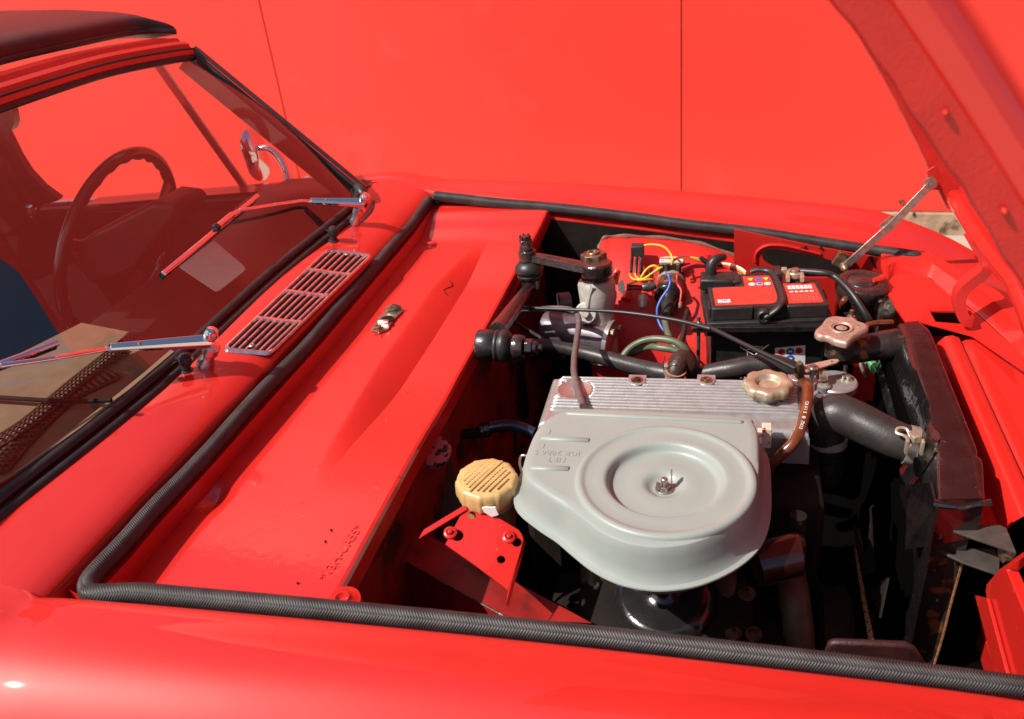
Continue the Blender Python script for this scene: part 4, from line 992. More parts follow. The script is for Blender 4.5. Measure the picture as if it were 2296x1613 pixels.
for a, b in ((1085, 350), (880, 420), (1040, 340)):
    k = MB(); c = at('t', a, b, z=-.096); k.lathe([(.007, -.004), (.007, .0), (.0045, 0), (.0045, .004), (.003, .0045)], c, (0, 0, 1), 14); k.build('screw', m_steel, tv)
# ================================================================== BATTERY
zb_ = -.090
fl, fr = at('q', 308, 556, z=zb_), at('q', 1540, 512, z=zb_)
bx, by = (fr - fl), None
ex = V((bx.x, bx.y, 0)); BW = ex.length; ex.normalize(); ey = V((-ex.y, ex.x, 0))
bat = thing('battery', tuple(V((fl.x, fl.y, -.30)) + ex * BW / 2 + ey * .08), 'black car battery with red label on top and folding handle', 'battery')
def bp(u, v, z): return V((fl.x, fl.y, 0)) + ex * (u * BW) + ey * v + V((0, 0, z))
BD = .145
def slab(u0, u1, v0, v1, z0, z1): return MB().par(bp(u0, v0, z0), ex * BW * (u1 - u0), ey * (v1 - v0), V((0, 0, z1 - z0)))
slab(.0, 1.0, .004, BD, -.30, -.128).build('case', m_battery, bat, bevel=.004)
slab(-.045, 1.045, -.008, BD + .004, -.140, -.114).build('case_rim', m_battery, bat, bevel=.002)
# lid: left block reaches back in a step, right block
pl = [(0, 0), (.355, 0), (.36, .004), (.64, .004), (.645, 0), (1, 0), (1, .092), (.86, .092), (.86, .100), (.62, .100), (.62, .135), (.25, .135), (.25, .086), (0, .086)]
k = MB(); k.prism([bp(u, v, -.114) for u, v in pl], (0, 0, zb_ + .114)); k.build('lid', m_battop, bat, bevel=.003)
slab(.37, .635, -.0005, .006, -.113, zb_ - .003).build('handle_recess', m_battery, bat)
slab(-.022, .0, .012, .040, -.112, -.096).build('lid_catch', m_battop, bat, bevel=.001)
slab(1.0, 1.03, .045, .075, -.112, -.098).build('lid_catch', m_battop, bat, bevel=.001)
slab(.235, .30, .092, .135, zb_, zb_ + .006).build('lid_post', m_battop, bat, bevel=.0015)
slab(.625, .69, .105, .140, zb_ - .01, zb_ + .012).build('lid_post', m_battop, bat, bevel=.0015)
# red labels
def lab(pts_, mat, nm, dz=.0006):
    return MB().prism([bp(u, v, zb_ + .0002) for u, v in pts_], (0, 0, dz)).build(nm, mat, bat)
lab([(.035, .010), (.50, .010), (.545, .012), (.575, .022), (.590, .040), (.592, .07), (.588, .110), (.575, .122), (.345, .122), (.335, .118), (.335, .088), (.325, .080), (.05, .080), (.037, .076)], m_redlabel, 'label')
lab([(.665, .008), (.950, .008), (.965, .014), (.955, .078), (.945, .084), (.665, .086)], m_redlabel, 'label')
zl = zb_ + .0009
def pr(u0, u1, v0, v1, mat, nm, z=zl): MB().prism([bp(u0, v0, z), bp(u1, v0, z), bp(u1, v1, z), bp(u0, v1, z)], (0, 0, .0003)).build(nm, mat, bat)
pr(.062, .172, .020, .031, m_white, 'label_print')
text('VIS', .0085, m_bluep, bp(.117, .0255, zl + .0005), ex, ey, bat, 'lettering', bold=.0002)
for i, (u, v) in enumerate(((.40, .108), (.47, .108), (.54, .108))):
    if i == 1: MB().lathe([(.0058, 0), (.0058, .0003)], bp(u, v, zl), (0, 0, 1), 16).build('label_print', m_bluep, bat)
    else: MB().prism([bp(u - .026, v + .005, zl), bp(u + .026, v + .005, zl), bp(u, v - .006, zl)], (0, 0, .0003)).build('label_print', m_yellowp, bat)
for i, u in enumerate((.40, .47, .54)):
    MB().lathe([(.0058, 0), (.0058, .0003)], bp(u, .088, zl), (0, 0, 1), 16).build('label_print', m_white, bat)
    if i == 1: MB().lathe([(.0046, 0), (.0046, .0003)], bp(u, .088, zl + .0003), (0, 0, 1), 16).build('label_print', m_bluep, bat)
for r_ in range(2):
    for i in range(6): u = .705 + i * .036; pr(u, u + .030, .070 - r_ * .0075, .0755 - r_ * .0075, m_white, 'label_print')
for i in range(5): u = .708 + i * .044; pr(u, u + .030, .050, .0535, m_white, 'label_print')
for r_ in range(5):
    for i in range(7): u = .708 + i * .034; pr(u, u + .022, .040 - r_ * .0055, .0412 - r_ * .0055, mk('faint_print', (.45, .16, .14), .5) if (r_ == 0 and i == 0) else bpy.data.materials['faint_print'], 'label_print')
for i in range(12): pr(.40 + i * .015, .408 + i * .015, .0145, .0158, bpy.data.materials['faint_print'], 'label_print')
for i in range(8): pr(.066 + i * .013, .074 + i * .013, .0145, .0158, bpy.data.materials['faint_print'], 'label_print')
# folding handle lying on the lid
hz = zb_ + .004
hp_ = [bp(.455, -.006, -.106), bp(.52, -.006, -.098), bp(.57, -.004, -.090), bp(.605, .004, hz), bp(.622, .020, hz), bp(.630, .05, hz), bp(.625, .10, hz), bp(.605, .128, hz), bp(.56, .138, hz), bp(.48, .142, hz), bp(.42, .142, hz - .004)]
k = MB(); k.tube(hp_, [.0075, .0065, .0055, .005, .0048, .0048, .0048, .0048, .0048, .0045, .0045], 10, 6, flat=(.8, 1.15)); hd = k.build('handle', m_battop, bat, sharp=60)
k = MB(); k.lathe([(.012, 0), (.012, .010), (.010, .0125), (.0075, .0125), (.006, .009), (.001, .009)], bp(.445, 0, -.104), -ey, 24); k.box(bp(.445, -.0105, -.104), (.0022, .003, .012)); k.build('handle_pivot', m_battery, hd, bevel=.0004)
# front stickers: crossed-out bin and safety icons
yF = .0038
def fp(u, z): return bp(u, yF, z)
def fline(a, b, r=.0009): MB().tube([fp(*a), fp(*b)], r, 5, 0).build('bin_symbol', m_white, bat)
def qf(cx, cy): 
    p = at('q', cx, cy, y=fl.y + .006); return ((p - V((fl.x, fl.y, 0))).dot(ex) / BW, p.z)
for a, b in (((605, 965), (830, 1108)), ((912, 955), (690, 1108)), ((680, 1010), (690, 1112)), ((830, 1035), (822, 1108)), ((640, 1000), (870, 985)), ((735, 1000), (738, 1020)), ((790, 998), (790, 1015)), ((680, 985), (760, 965)), ((760, 965), (850, 975))):
    fline(qf(*a), qf(*b), .0008 if a[1] < 1000 and b[1] > 1090 else .0006)
w4 = [qf(*p) for p in ((976, 994), (1302, 980), (1300, 1200), (978, 1200))]
MB().prism([fp(*p) - ey * .0002 for p in w4], -ey * .0004).build('safety_sticker', m_white, bat)
def icon(cx, cy, mat, ring):
    u, z = qf(cx, cy); c = bp(u, yF - .0008, z)
    if ring: MB().lathe([(.0062, 0), (.0062, .0004), (.0052, .0004), (.0052, 0)], c, -ey, 20).build('icon', mat, bat); MB().tube([c + ex * -.004 + V((0, 0, .004)) - ey * .0003, c + ex * .004 - V((0, 0, .004)) - ey * .0003], .0006, 5, 0).build('icon', mat, bat); MB().box(c - ey * .0004, (.003, .0004, .005)).build('icon', m_kwire, bat)
    else: MB().lathe([(.0068, 0), (.0068, .0004)], c, -ey, 20).build('icon', mat, bat); MB().box(c - ey * .0006 - V((0, 0, .0005)), (.006, .0004, .003)).build('icon', m_white, bat)
icon(1045, 1036, m_redp, True); icon(1140, 1034, m_bluep, False); icon(1232, 1032, m_redp, True); icon(1140, 1110, m_bluep, False)
u, z = qf(900, 1280)
text('ACCUMULATOR', .006, m_white, bp(*qf(1130, 1292)[:1], yF - .0006, qf(1130, 1292)[1]), ex, V((0, 0, 1)), bat, 'lettering')
text('PHO', .014, m_white, bp(*qf(690, 1275)[:1], yF - .0006, qf(690, 1275)[1]), ex, V((0, 0, 1)), bat, 'lettering', bold=.0006)
# terminals
t0 = bp(.80, .108, zb_ + .004)
k = MB(); k.lathe([(.009, -.02), (.008, .012), (.007, .014), (.001, .014)], t0, (0, 0, 1), 18); k.build('terminal_post', m_steel, bat)
k = MB(); k.lathe([(.0145, .0), (.0145, .010), (.009, .010), (.009, 0)], t0, (0, 0, 1), 24); k.box(t0 + V((-.013, -.016, .005)), (.007, .02, .011)); k.box(t0 + V((.011, -.016, .005)), (.007, .02, .011)); k.box(t0 + V((-.018, .010, .006)), (.010, .012, .010)); k.build('terminal_clamp', m_brass, bat, bevel=.0012)
c = bp(.105, .118, zb_ - .004)
k = MB(); k.box(c, (.062, .040, .022)); cv = k.build('terminal_cover', m_black, bat, bevel=.004)
MB().tube([c + V((-.012, .008, .008)), c + V((-.012, .010, .026)), c + V((-.004, .016, .036)), c + V((.012, .026, .036))], [.0105, .0095, .0085, .006], 12, 5).build('cover_spout', m_black, cv)
# hold-down frame: front angle bar and two hooked rods
hold = thing('battery_clamp', tuple(at('q', 160, 1180, z=-.30)), 'black clamp bar with two threaded rods holding the battery down', 'clamp')
a, b = at('q', 100, 775, z=-.128), bp(1.10, -.014, -.128)
MB().par(a, b - a, V((0, -.012, 0)), V((0, 0, .010))).build('clamp_bar', m_blackpaint, hold, bevel=.001)
for n_, (p, lo) in enumerate(((at('q', 168, 705, z=-.112), .19), (at('q', 1768, 640, z=-.105), .19))):
    r = MB().tube([p + V((0, 0, .012)), p + V((0, 0, -lo))], .0032, 8, 0).build('rod', m_steel, hold)
    k = MB(); hexa(k, p + V((0, 0, -.004)), (0, 0, 1), .0065, .006); k.lathe([(.009, 0), (.009, .0015)], p + V((0, 0, -.0055)), (0, 0, 1), 14); k.build('nut', m_steel, r)
# battery leads
ld = thing('battery_lead', tuple(t0), 'black earth cable curving from the corroded battery terminal past the canister', 'cable')
MB().tube([t0 + V((.006, .004, .008)), at('q', 1480, 180, z=-.075), at('q', 1600, 220, z=-.08), at('q', 1740, 350, z=-.09), at('q', 1850, 500, z=-.105), at('q', 1960, 680, z=-.13), at('q', 1985, 760, z=-.16)], .0058, 10, 6).build('cable', m_kwire, ld)

# ================================================================== RADIATOR
rad = thing('radiator', (.27, -.05, -.55), 'black painted radiator with tarred header tank and rusty side plate', 'radiator')
zr = -.080
R_ = [(2063, 723), (2087, 745), (2116, 819), (2162, 933), (2190, 1004), (2192, 1022), (2204, 1038), (2208, 1118)]
L_ = [(2018, 726), (2032, 768), (2049, 819), (2078, 897), (2087, 955), (2104, 985), (2104, 1010), (2104, 1120)]
RR = spline2([at('O', a, b, z=zr) for a, b in R_], 4); LL = spline2([at('O', a, b, z=zr) for a, b in L_], 4)
rows = []
for i, (l, r) in enumerate(zip(LL, RR)):
    j = .0006 * math.sin(i * 1.9)
    rows.append([l + V((-.026, 0, -.080)), l + V((-.0015, 0, -.004)), l + V((.0005, 0, -.0008)), l + V((.002, 0, .0)), l.lerp(r, .3), l.lerp(r, .7), r + V((-.002, 0, 0)), r + V((-.0004, 0, -.001)), r + V((.0, 0, -.003)), r + V((.0, 0, -.06))])
k = MB(); k.loft(rows); k.fill(rows[-1]); k.fill(rows[0][::-1]); k.build('header_tank', m_tank, rad, sharp=35)
# tar smeared down the engine side of the tank
tr = [[l + V((-.0275, 0, -.080)), l + V((-.019, 0, -.052)), l + V((-.0105, 0, -.026)), l + V((-.0030, 0, -.0035)), l + V((.0015 + .0016 * math.sin(i * 1.1) + .0014 * math.sin(i * .45), 0, .0009))] for i, l in enumerate(LL[:-4])]
k = MB(); k.loft(tr); k.build('tar_seam', m_tar, rad, sharp=80)
lipp = [LL[-1] + V((-.006, -.004, -.003)), LL[-1] + V((.02, -.006, -.004)), RR[-1] + V((-.01, -.006, -.004)), RR[-1] + V((.006, -.005, -.001))]
MB().tube(lipp, [.005, .0035, .003, .004], 8, 4).build('tank_lip', m_tar, rad)
# core behind the shroud
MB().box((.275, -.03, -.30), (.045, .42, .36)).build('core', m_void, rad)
yS = RR[-1].y + .004
sp = [(985, 70), (1240, 75), (1240, 240), (1148, 540), (1060, 860), (1000, 1100), (930, 1330), (700, 1400), (722, 1290), (745, 1170), (862, 600), (902, 350), (945, 130)]
k = MB(); k.prism([at('v', a, b, y=yS) for a, b in sp], (0, .006, 0)); k.build('side_plate', m_rusty, rad, bevel=.0008)
MB().tube([at('v', a, b, y=yS - .001) for a, b in ((945, 130), (902, 350), (862, 600), (805, 860), (745, 1170), (715, 1300))], .0022, 6, 3).build('side_plate_flange', mk('rust', (.24, .10, .04), .7, var=.4, vs=200), rad)
MB().tube([at('v', a, b, y=yS - .001) for a, b in ((1148, 540), (1060, 860), (1000, 1100), (930, 1330))], .0016, 6, 3).build('side_plate_flange', bpy.data.materials['rust'], rad)
# fan shroud with its round opening
sh = [(670, -40), (900, -60), (945, 130), (902, 350), (862, 600), (805, 860), (745, 1170), (715, 1260), (560, 1260), (590, 1130), (640, 1020), (700, 960), (745, 880), (775, 760), (783, 560), (765, 380), (735, 230), (695, 90), (672, 20)]
k = MB(); k.prism([at('v', a, b, x=.246) for a, b in sh], (.003, 0, 0)); k.build('fan_shroud', m_tank, rad)
# two tapering mounting tabs with holes and a rubber mount
for poly, hole, zt_ in ((((960, 255), (1430, 260), (1480, 285), (1555, 470), (1150, 330)), (1103, 276), -.128), (((915, 430), (1390, 440), (1430, 520), (1425, 610), (1400, 628), (1145, 540)), (1070, 460), -.165)):
    o_ = [at('v', a, b, z=zt_) for a, b in poly]; h_ = circ(at('v', *hole, z=zt_), .0055, (1, 0, 0), (0, 1, 0), 14)
    k = MB(); holed(k, o_, [h_], (0, 0, -.003)); k.build('mounting_tab', mk('dusty_rusty_steel', (.055, .045, .040), .5, var=.25, vs=50, bump=.0004, bs=200, spots=[((.14, .06, .03), 40, .62, .74)]) if 'dusty_rusty_steel' not in bpy.data.materials else bpy.data.materials['dusty_rusty_steel'], rad, bevel=.0004)
k = MB(); c = at('v', 1440, 490, z=-.150); k.lathe([(.009, 0), (.009, .012), (.007, .014), (.004, .014)], c, (1, .2, .1), 18); k.build('mount_bush', m_brown, rad)
# filler pipe and pressure cap
n0, n1 = at('f', 1165, 1090, z=-.100), at('f', 1545, 1030, z=-.098)
k = MB(); k.tube([n0 + V((-.002, -.004, -.004)), n0.lerp(n1, .12), n0.lerp(n1, .7), n0.lerp(n1, .72), n1], [.016, .0215, .0215, .0225, .0225], 20, 0); k.build('filler_pipe', mk('rusty_black_pipe', (.022, .017, .015), .35, coat=.3, var=.4, vs=60, bump=.0006, bs=200, spots=[((.30, .13, .02), 45, .56, .66)]), rad)
zc = -.050
cc = at('q', 1668, 762, z=zc)
MB().lathe([(.021, -.045), (.021, -.012), (.024, -.010), (.024, -.004)], cc, (0, 0, 1), 28).build('filler_neck', m_rusty, rad)
cp = [(1610, 628), (1540, 640), (1500, 665), (1460, 720), (1400, 775), (1402, 810), (1440, 835), (1520, 845), (1590, 880), (1690, 905), (1735, 905), (1790, 850), (1850, 810), (1930, 765), (1945, 735), (1910, 705), (1840, 680), (1790, 645), (1700, 640)]
CP = spline2([at('q', a, b, z=zc) for a, b in cp] + [at('q', *cp[0], z=zc)], 4)[:-1]
ctr2 = cc
def ins2(d, dz): return [p + (V((p.x - cc.x, p.y - cc.y, 0)).normalized() * d) + V((0, 0, dz)) for p in CP]
k = MB(); n = len(CP)
lps = [ins2(-.001, -.011), ins2(.0012, -.009), ins2(.0012, -.004), ins2(0, -.0008), ins2(-.003, .0006)]
rings(k, lps, True); k.fill(lps[-1]); rc = k.build('pressure_cap', m_copper, rad, sharp=50)
MB().lathe([(.0175, .0004), (.0165, .0020), (.0150, .0024), (.0135, .0010), (.0125, -.0018 + .002), (.0115, .0004), (.0080, .0004), (.0060, .0018), (.001, .0018)], cc + V((0, 0, .0006)), (0, 0, 1), 40).build('cap_boss', m_copper, rc)
for i, ch in enumerate('SERIE BREV  SPRING  SERVIS '):
    if ch == ' ': continue
    a = math.radians(195 + i * 360 / 27); d = V((math.cos(a), math.sin(a), 0))
    text(ch, .0066, m_brass, cc + d * .0255 + V((0, 0, .0008)), V((-math.sin(a), math.cos(a), 0)), -d, rc, 'cap_letter', ext=.0004)
MB().tube([at('q', 1930, 730, z=-.075), at('q', 2050, 705, z=-.08), at('q', 2200, 700, z=-.085)], .0048, 10, 4).build('overflow_hose', m_amber, rad)

# ================================================================== HOSES
def hose(name, label, pts, r, mat, cat='hose', n=14, sm=7, grp=None):
    o = thing(name, tuple(pts[0]), label, cat, grp); part = MB().tube(pts, r, n, sm).build('tube', mat, o, sharp=80); return o, part
def clamp(parent, c, ax, r, w=.010, mat=None):
    return MB().lathe([(r, -w / 2), (r + .0016, -w / 2), (r + .0016, w / 2), (r, w / 2)], c, ax, 28).build('clamp', mat or m_steel, parent)
# fat top hose: up from the thermostat, over and across to the header tank
th = [at('t', 870, 985, z=-.165), at('t', 865, 880, z=-.140), at('t', 868, 760, z=-.118), at('t', 960, 690, z=-.104), at('t', 1130, 740, z=-.106), at('t', 1350, 850, z=-.112), at('t', 1560, 945, z=-.118), at('t', 1740, 990, z=-.122), at('t', 1800, 1000, z=-.123)]
oh, tp_ = hose('radiator_hose', 'fat black rubber elbow hose between engine and radiator tank', th, [.026, .0265, .0275, .0285, .0275, .0265, .0255, .0245, .0245], m_hose, n=24)
cdir = (th[7] - th[6]).normalized(); cpos = at('t', 1675, 985, z=-.121)
cl = clamp(oh, cpos, cdir, .0252, .012, mk('dull_zinc', (.50, .46, .38), .42, metal=.6, var=.2, vs=120))
k = MB(); p = at('t', 1700, 905, z=-.092); k.box(p, (.010, .016, .010), M.Rotation(.4, 3, 'Z')); k.box(p + V((-.009, -.010, -.008)), (.004, .008, .022)); k.box(p + V((.010, -.008, -.010)), (.004, .008, .022)); k.build('clamp_block', m_brass, cl, bevel=.0008)
k = MB(); p2 = at('t', 1600, 855, z=-.088); k.tube([p + V((-.004, 0, 0)), p2 + V((.004, .004, .002)), p2 + V((-.006, .004, .002)), p2 + V((-.008, -.002, -.001)), p2 + V((.0, -.006, -.002)), p + V((-.006, -.004, -.002))], .0022, 6, 4); k.build('clamp_pin', m_brass, cl)
clamp(oh, at('t', 872, 925, z=-.150), (0, .1, 1), .0275, .012, bpy.data.materials['dull_zinc'])
MB().lathe([(.026, -.06), (.027, -.01), (.024, 0)], at('t', 880, 985, z=-.170), (0, 0, 1), 24).build('thermostat_neck', m_blackpaint, eng)
# brown petrol pipe with print
ph_ = [at('t', 650, 400, z=-.078), at('t', 695, 440, z=-.066), at('t', 695, 540, z=-.066), at('t', 668, 680, z=-.070), at('t', 630, 820, z=-.080), at('t', 560, 960, z=-.090), at('t', 440, 1075, z=-.105), at('t', 350, 1170, z=-.125), at('t', 330, 1240, z=-.15)]
op, _ = hose('petrol_hose', 'translucent brown petrol hose with white print curving down behind the filter', ph_, .0078, m_amber, n=16)
S_ = spline2(ph_, 24); i0 = 24 * 2 + 14
tx = 'CAVIS B 7X12'
for i, ch in enumerate(tx):
    j = i0 + int(i * 3.6)
    if ch == ' ' or j + 1 >= len(S_): continue
    d = (S_[j + 1] - S_[j]).normalized(); vw = (CAMPOS - S_[j]); vw = (vw - d * vw.dot(d)).normalized()
    text(ch, .0062, m_white, S_[j] + vw * .0081, d, vw.cross(d), op, 'hose_print', ext=.0001)
# heater hoses
hh = [at('p', 640, 1185, z=-.135), at('p', 900, 1220, z=-.145), at('p', 1300, 1310, z=-.155), at('p', 1700, 1420, z=-.155), at('p', 2000, 1490, z=-.15), at('G', 950, 1520, z=-.15)]
oh1, _ = hose('heater_hose', 'black heater hose running from the steering joint to the hose tee', hh, [.0085, .0105, .013, .0145, .0150, .0150], m_hose, n=16)
hh2 = [at('q', 60, 1265, z=-.145), at('q', 250, 1230, z=-.135), at('q', 500, 1190, z=-.125), at('q', 780, 1145, z=-.118), at('q', 980, 1150, z=-.118), at('q', 1180, 1220, z=-.13), at('q', 1260, 1290, z=-.15)]
oh2, _ = hose('heater_hose', 'thick black hose in front of the battery ending at the throttle linkage', hh2, [.012, .0135, .0155, .0165, .0165, .0155, .0145], m_hose, n=16)
te = [at('G', 900, 1520, z=-.125), at('G', 925, 1440, z=-.115), at('G', 975, 1360, z=-.108), at('G', 1040, 1400, z=-.115), at('G', 1065, 1480, z=-.13)]
oh3, _ = hose('hose_elbow', 'short brown black rubber elbow standing behind the valve cover', te, [.0155, .0165, .0165, .016, .015], mk('aged_rubber', (.050, .022, .017), .38, var=.3, vs=70, bump=.0006, bs=220), n=18)
c = clamp(oh3, at('G', 905, 1470, z=-.118), (.15, -.3, 1), .0165, .009, m_copper)
k = MB(); k.box(at('G', 815, 1450, z=-.115), (.008, .01, .014)); k.build('clamp_screw', m_copper, c, bevel=.001)
MB().tube([at('G', 790, 1470, z=-.115), at('G', 785, 1400, z=-.10), at('G', 800, 1315, z=-.08)], .0009, 5, 4).build('clamp_tail', m_steel, c)
MB().lathe([(.014, -.03), (.015, 0)], at('G', 900, 1540, z=-.13), (0, 0, 1), 18).build('hose_stub', m_copper, eng)
# corrugated blue black hose beneath the fat hose
cb = [at('t', 925, 1075, z=-.19), at('t', 915, 1150, z=-.205), at('t', 880, 1240, z=-.22), at('t', 800, 1320, z=-.235), at('t', 680, 1358, z=-.24), at('t', 500, 1362, z=-.24), at('t', 300, 1360, z=-.24)]
C1 = spline2(cb, 40); 
o = thing('corrugated_hose', tuple(cb[0]), 'dark corrugated hose curving below the fat radiator hose', 'hose')
MB().tube(C1, [.0092 + .0011 * math.sin(i * 2.0) for i in range(len(C1))], 12, 0).build('tube', m_bluehose, o, sharp=80)
clamp(o, at('t', 920, 1080, z=-.19), (.1, .1, 1), .014, .012, m_steel)
k = MB(); a_ = at('t', 990, 1030, z=-.185); k.tube([a_, at('t', 990, 1070, z=-.19)], .0055, 8, 0); k.tube([at('t', 990, 1070, z=-.19), at('t', 1015, 1190, z=-.21)], [.006, .004], 8, 0); k.build('clamp_screw', m_steel, o)
# small pipes
hose('vacuum_hose', 'thin grey hose arching down over the valve cover', [at('p', 470, 830, z=-.110), at('p', 740, 828, z=-.108), at('p', 900, 820, z=-.105), at('p', 1060, 835, z=-.100), at('p', 1135, 890, z=-.097), at('p', 1150, 990, z=-.094), at('p', 1125, 1180, z=-.088), at('p', 1100, 1380, z=-.080), at('p', 1110, 1560, z=-.070), at('d', 1445, 1410, z=-.062)], .0052, m_greyhose, n=12)
hose('throttle_cable', 'long thin black cable stretched across the bay to the throttle linkage', [at('d', 905, 865, z=-.115), at('d', 1040, 825, z=-.10), at('d', 1400, 833, z=-.085), at('d', 1700, 850, z=-.080), at('d', 2000, 895, z=-.075), at('d', 2200, 945, z=-.072), at('q', 300, 760, z=-.072), at('q', 700, 955, z=-.070), at('q', 1000, 1095, z=-.068), at('q', 1185, 1185, z=-.068)], [.003, .003, .003, .0032, .0036, .0036, .0036, .0036, .0034, .003], m_kwire, 'cable', n=10)
hose('control_cable', 'thin black cable crossing below the steering rod', [at('p', 245, 895, z=-.14), at('p', 420, 945, z=-.14), at('p', 620, 1050, z=-.145), at('p', 800, 1165, z=-.15), at('p', 1000, 1330, z=-.17)], .0036, m_kwire, 'cable', n=8)
for i, (dz, dx) in enumerate(((0, 0), (-.012, .006))):
    hose('ignition_lead', ['olive ignition lead looping in an arch behind the valve cover', 'second olive ignition lead lying under the arched one'][i],
         [at('G', 330 - 30 * i, 1370, z=-.155 + dz), at('G', 420 + 60 * i, 1250 + 30 * i, z=-.14 + dz), at('G', 560 + 60 * i, 1165 + 60 * i, z=-.128 + dz), at('G', 720, 1140 + 90 * i, z=-.12 + dz), at('G', 900, 1170 + 90 * i, z=-.12 + dz), at('G', 1020, 1250 + 80 * i, z=-.13 + dz), at('G', 1075, 1340 + 60 * i, z=-.15 + dz)], .0062, m_olive, 'lead', n=10, grp=None)
hose('coil_lead', 'dark lead dropping from the nose of the ignition coil', [at('G', 795, 930, z=-.125), at('G', 830, 1080, z=-.135), at('G', 880, 1190, z=-.145), at('G', 960, 1290, z=-.155)], .0062, m_olive, 'lead', n=10)
hose('harness_tube', 'dark loop of cable hanging under the ignition coil', [at('G', 1035, 850, z=-.15), at('G', 1010, 950, z=-.15), at('G', 1000, 1060, z=-.15), at('G', 965, 1190, z=-.155)], .0050, m_kwire, 'cable', n=8)
hose('green_hose', 'short green hose between the battery and radiator', [at('t', 1180, 80, z=-.16), at('t', 1260, 170, z=-.165), at('t', 1370, 300, z=-.175)], .0085, m_green, n=12)
hose('grey_tail', 'thin grey cable tail hanging by the green hose', [at('t', 1190, 150, z=-.15), at('t', 1205, 240, z=-.16), at('t', 1250, 335, z=-.175)], .0032, m_greyhose, 'cable', n=8)
hose('blue_hose', 'dark blue hose with clamp deep below the shelf edge', [at('s', 780, 205, z=-.20), at('s', 880, 165, z=-.20), at('s', 1050, 155, z=-.205), at('s', 1200, 215, z=-.215)], .0105, m_bluehose, n=12)
bh = [o for o in COL.objects if o.name == 'blue_hose'][0]
clamp(bh, at('s', 835, 185, z=-.20), (1, .2, .1), .0115, .014, m_blackpaint)
MB().tube([at('s', 650, 220, z=-.20), at('s', 790, 205, z=-.20)], .0085, 10, 0).build('pipe_stub', m_dark, bh)
# ================================================================== STEERING BOX AND LINKAGE
sb = thing('steering_box', tuple(at('p', 1300, 1200, z=-.26)), 'grey alloy steering box tower with big brass nut', 'steering box')
tc_ = at('p', 1330, 520, z=-.075)
ax = V((-.06, .10, 1)).normalized()
k = MB(); k.lathe([(.030, -.16), (.0275, -.09), (.029, -.055), (.0335, -.042), (.0345, -.006), (.032, 0), (.026, .001), (.001, .001)], tc_, ax, 40); k.build('tower', m_towera, sb, sharp=45)
k = MB(); k.lathe([(.0265, 0), (.0265, .010), (.023, .011)], tc_ + ax * .0005, ax, 32); k.build('oil_seal', m_greasy, sb)
k = MB(); rb = at('p', 1255, 690, z=-.13)
k.tube([at('p', 1300, 590, y=tc_.y - .031), at('p', 1270, 680, y=tc_.y - .031), at('p', 1245, 800, y=tc_.y - .031)], [.007, .0055, .007], 8, 3); k.build('rib', m_towera, sb)
k = MB(); c = at('p', 1225, 870, y=tc_.y - .034); k.lathe([(.021, -.03), (.021, .0), (.019, .003), (.001, .003)], c, (-.1, -1, .35), 28); hexa(k, c + V((0, -.003, .001)), (-.1, -1, .35), .008, .008); k.build('cover_plug', m_towera, sb, bevel=.0006)
a, b = at('p', 790, 1010, z=-.175), at('p', 1450, 1150, z=-.185)
m_grimy = mk('grimy_purple_alloy', (.12, .095, .115), .42, metal=.35, var=.35, vs=50, bump=.0005, bs=150, spots=[((.22, .06, .05), 30, .60, .70)])
k = MB(); k.tube([a, a.lerp(b, .08), a.lerp(b, .5), a.lerp(b, .92), b], [.030, .033, .034, .034, .036], 24, 0); k.build('worm_housing', m_grimy, sb, sharp=50)
d = (b - a).normalized()
k = MB(); k.lathe([(.040, 0), (.040, .008), (.02, .010)], b + d * .0015, d, 28); k.build('end_cover', m_alloy, sb)
for q in range(4):
    an = q * math.pi / 2 + .5; u = V((0, 0, 1)); u = (u - d * u.dot(d)).normalized(); w = d.cross(u)
    k = MB(); hexa(k, b + d * .011 + (u * math.cos(an) + w * math.sin(an)) * .030, d, .0065, .006); k.build('bolt', m_brass, sb)
k = MB(); k.tube([at('p', 940, 760, z=-.15), at('p', 1060, 740, z=-.15)], [.020, .018], 16, 0); k.build('side_boss', m_grimy, sb)
MB().tube([at('p', 1480, 680, z=-.13), at('p', 1545, 675, z=-.13)], .0070, 10, 0).build('drag_link_stub', m_black, sb)
# big nut
an0 = tc_ + ax * .034
k = MB(); hexa(k, an0, ax, .0245, .017); k.lathe([(.026, -.003), (.026, .0), (.02, .0)], an0, ax, 28); k.lathe([(.0125, .0), (.0125, .0195), (.010, .021), (.006, .021), (.004, .017), (.001, .017)], an0, ax, 24); k.build('shaft_nut', m_brown, sb, bevel=.0012)
# drop arm from the nut to the ball joint
dra = thing('drop_arm', tuple(at('p', 1000, 400, z=-.10)), 'dark forged steering arm between the big nut and upper ball joint', 'steering arm')
e0, e1 = at('p', 610, 262, z=-.030), at('p', 1345, 405, z=-.040)
d = (e1 - e0).normalized(); s = V((-d.y, d.x, 0)).normalized()
k = MB(); rows = []
for t in lin(.09, .86, 8):
    p = e0.lerp(e1, t); w = .011 + .005 * t; h = .0065
    rows.append([p + s * w + V((0, 0, -h)), p + s * w * .75 + V((0, 0, h * .7)), p + V((0, 0, h)), p - s * w * .75 + V((0, 0, h * .7)), p - s * w + V((0, 0, -h)), p + V((0, 0, -h * 1.1)), p + s * w + V((0, 0, -h))])
k.loft(rows); k.fill(rows[0][:-1]); k.fill(rows[-1][:-1][::-1]); k.build('arm', m_greasy, dra, sharp=50)
MB().lathe([(.026, -.011), (.0275, -.008), (.0275, .009), (.025, .012), (.016, .012)], e1, ax, 32).build('arm_eye', m_greasy, dra)
MB().lathe([(.014, -.011), (.017, -.009), (.017, .008), (.015, .010), (.008, .010)], e0, ax, 28).build('arm_eye', m_greasy, dra)
text('4181014', .0075, m_brown, e0.lerp(e1, .38) + V((0, 0, .0072)), d, s, dra, 'cast_number', ext=.0003)
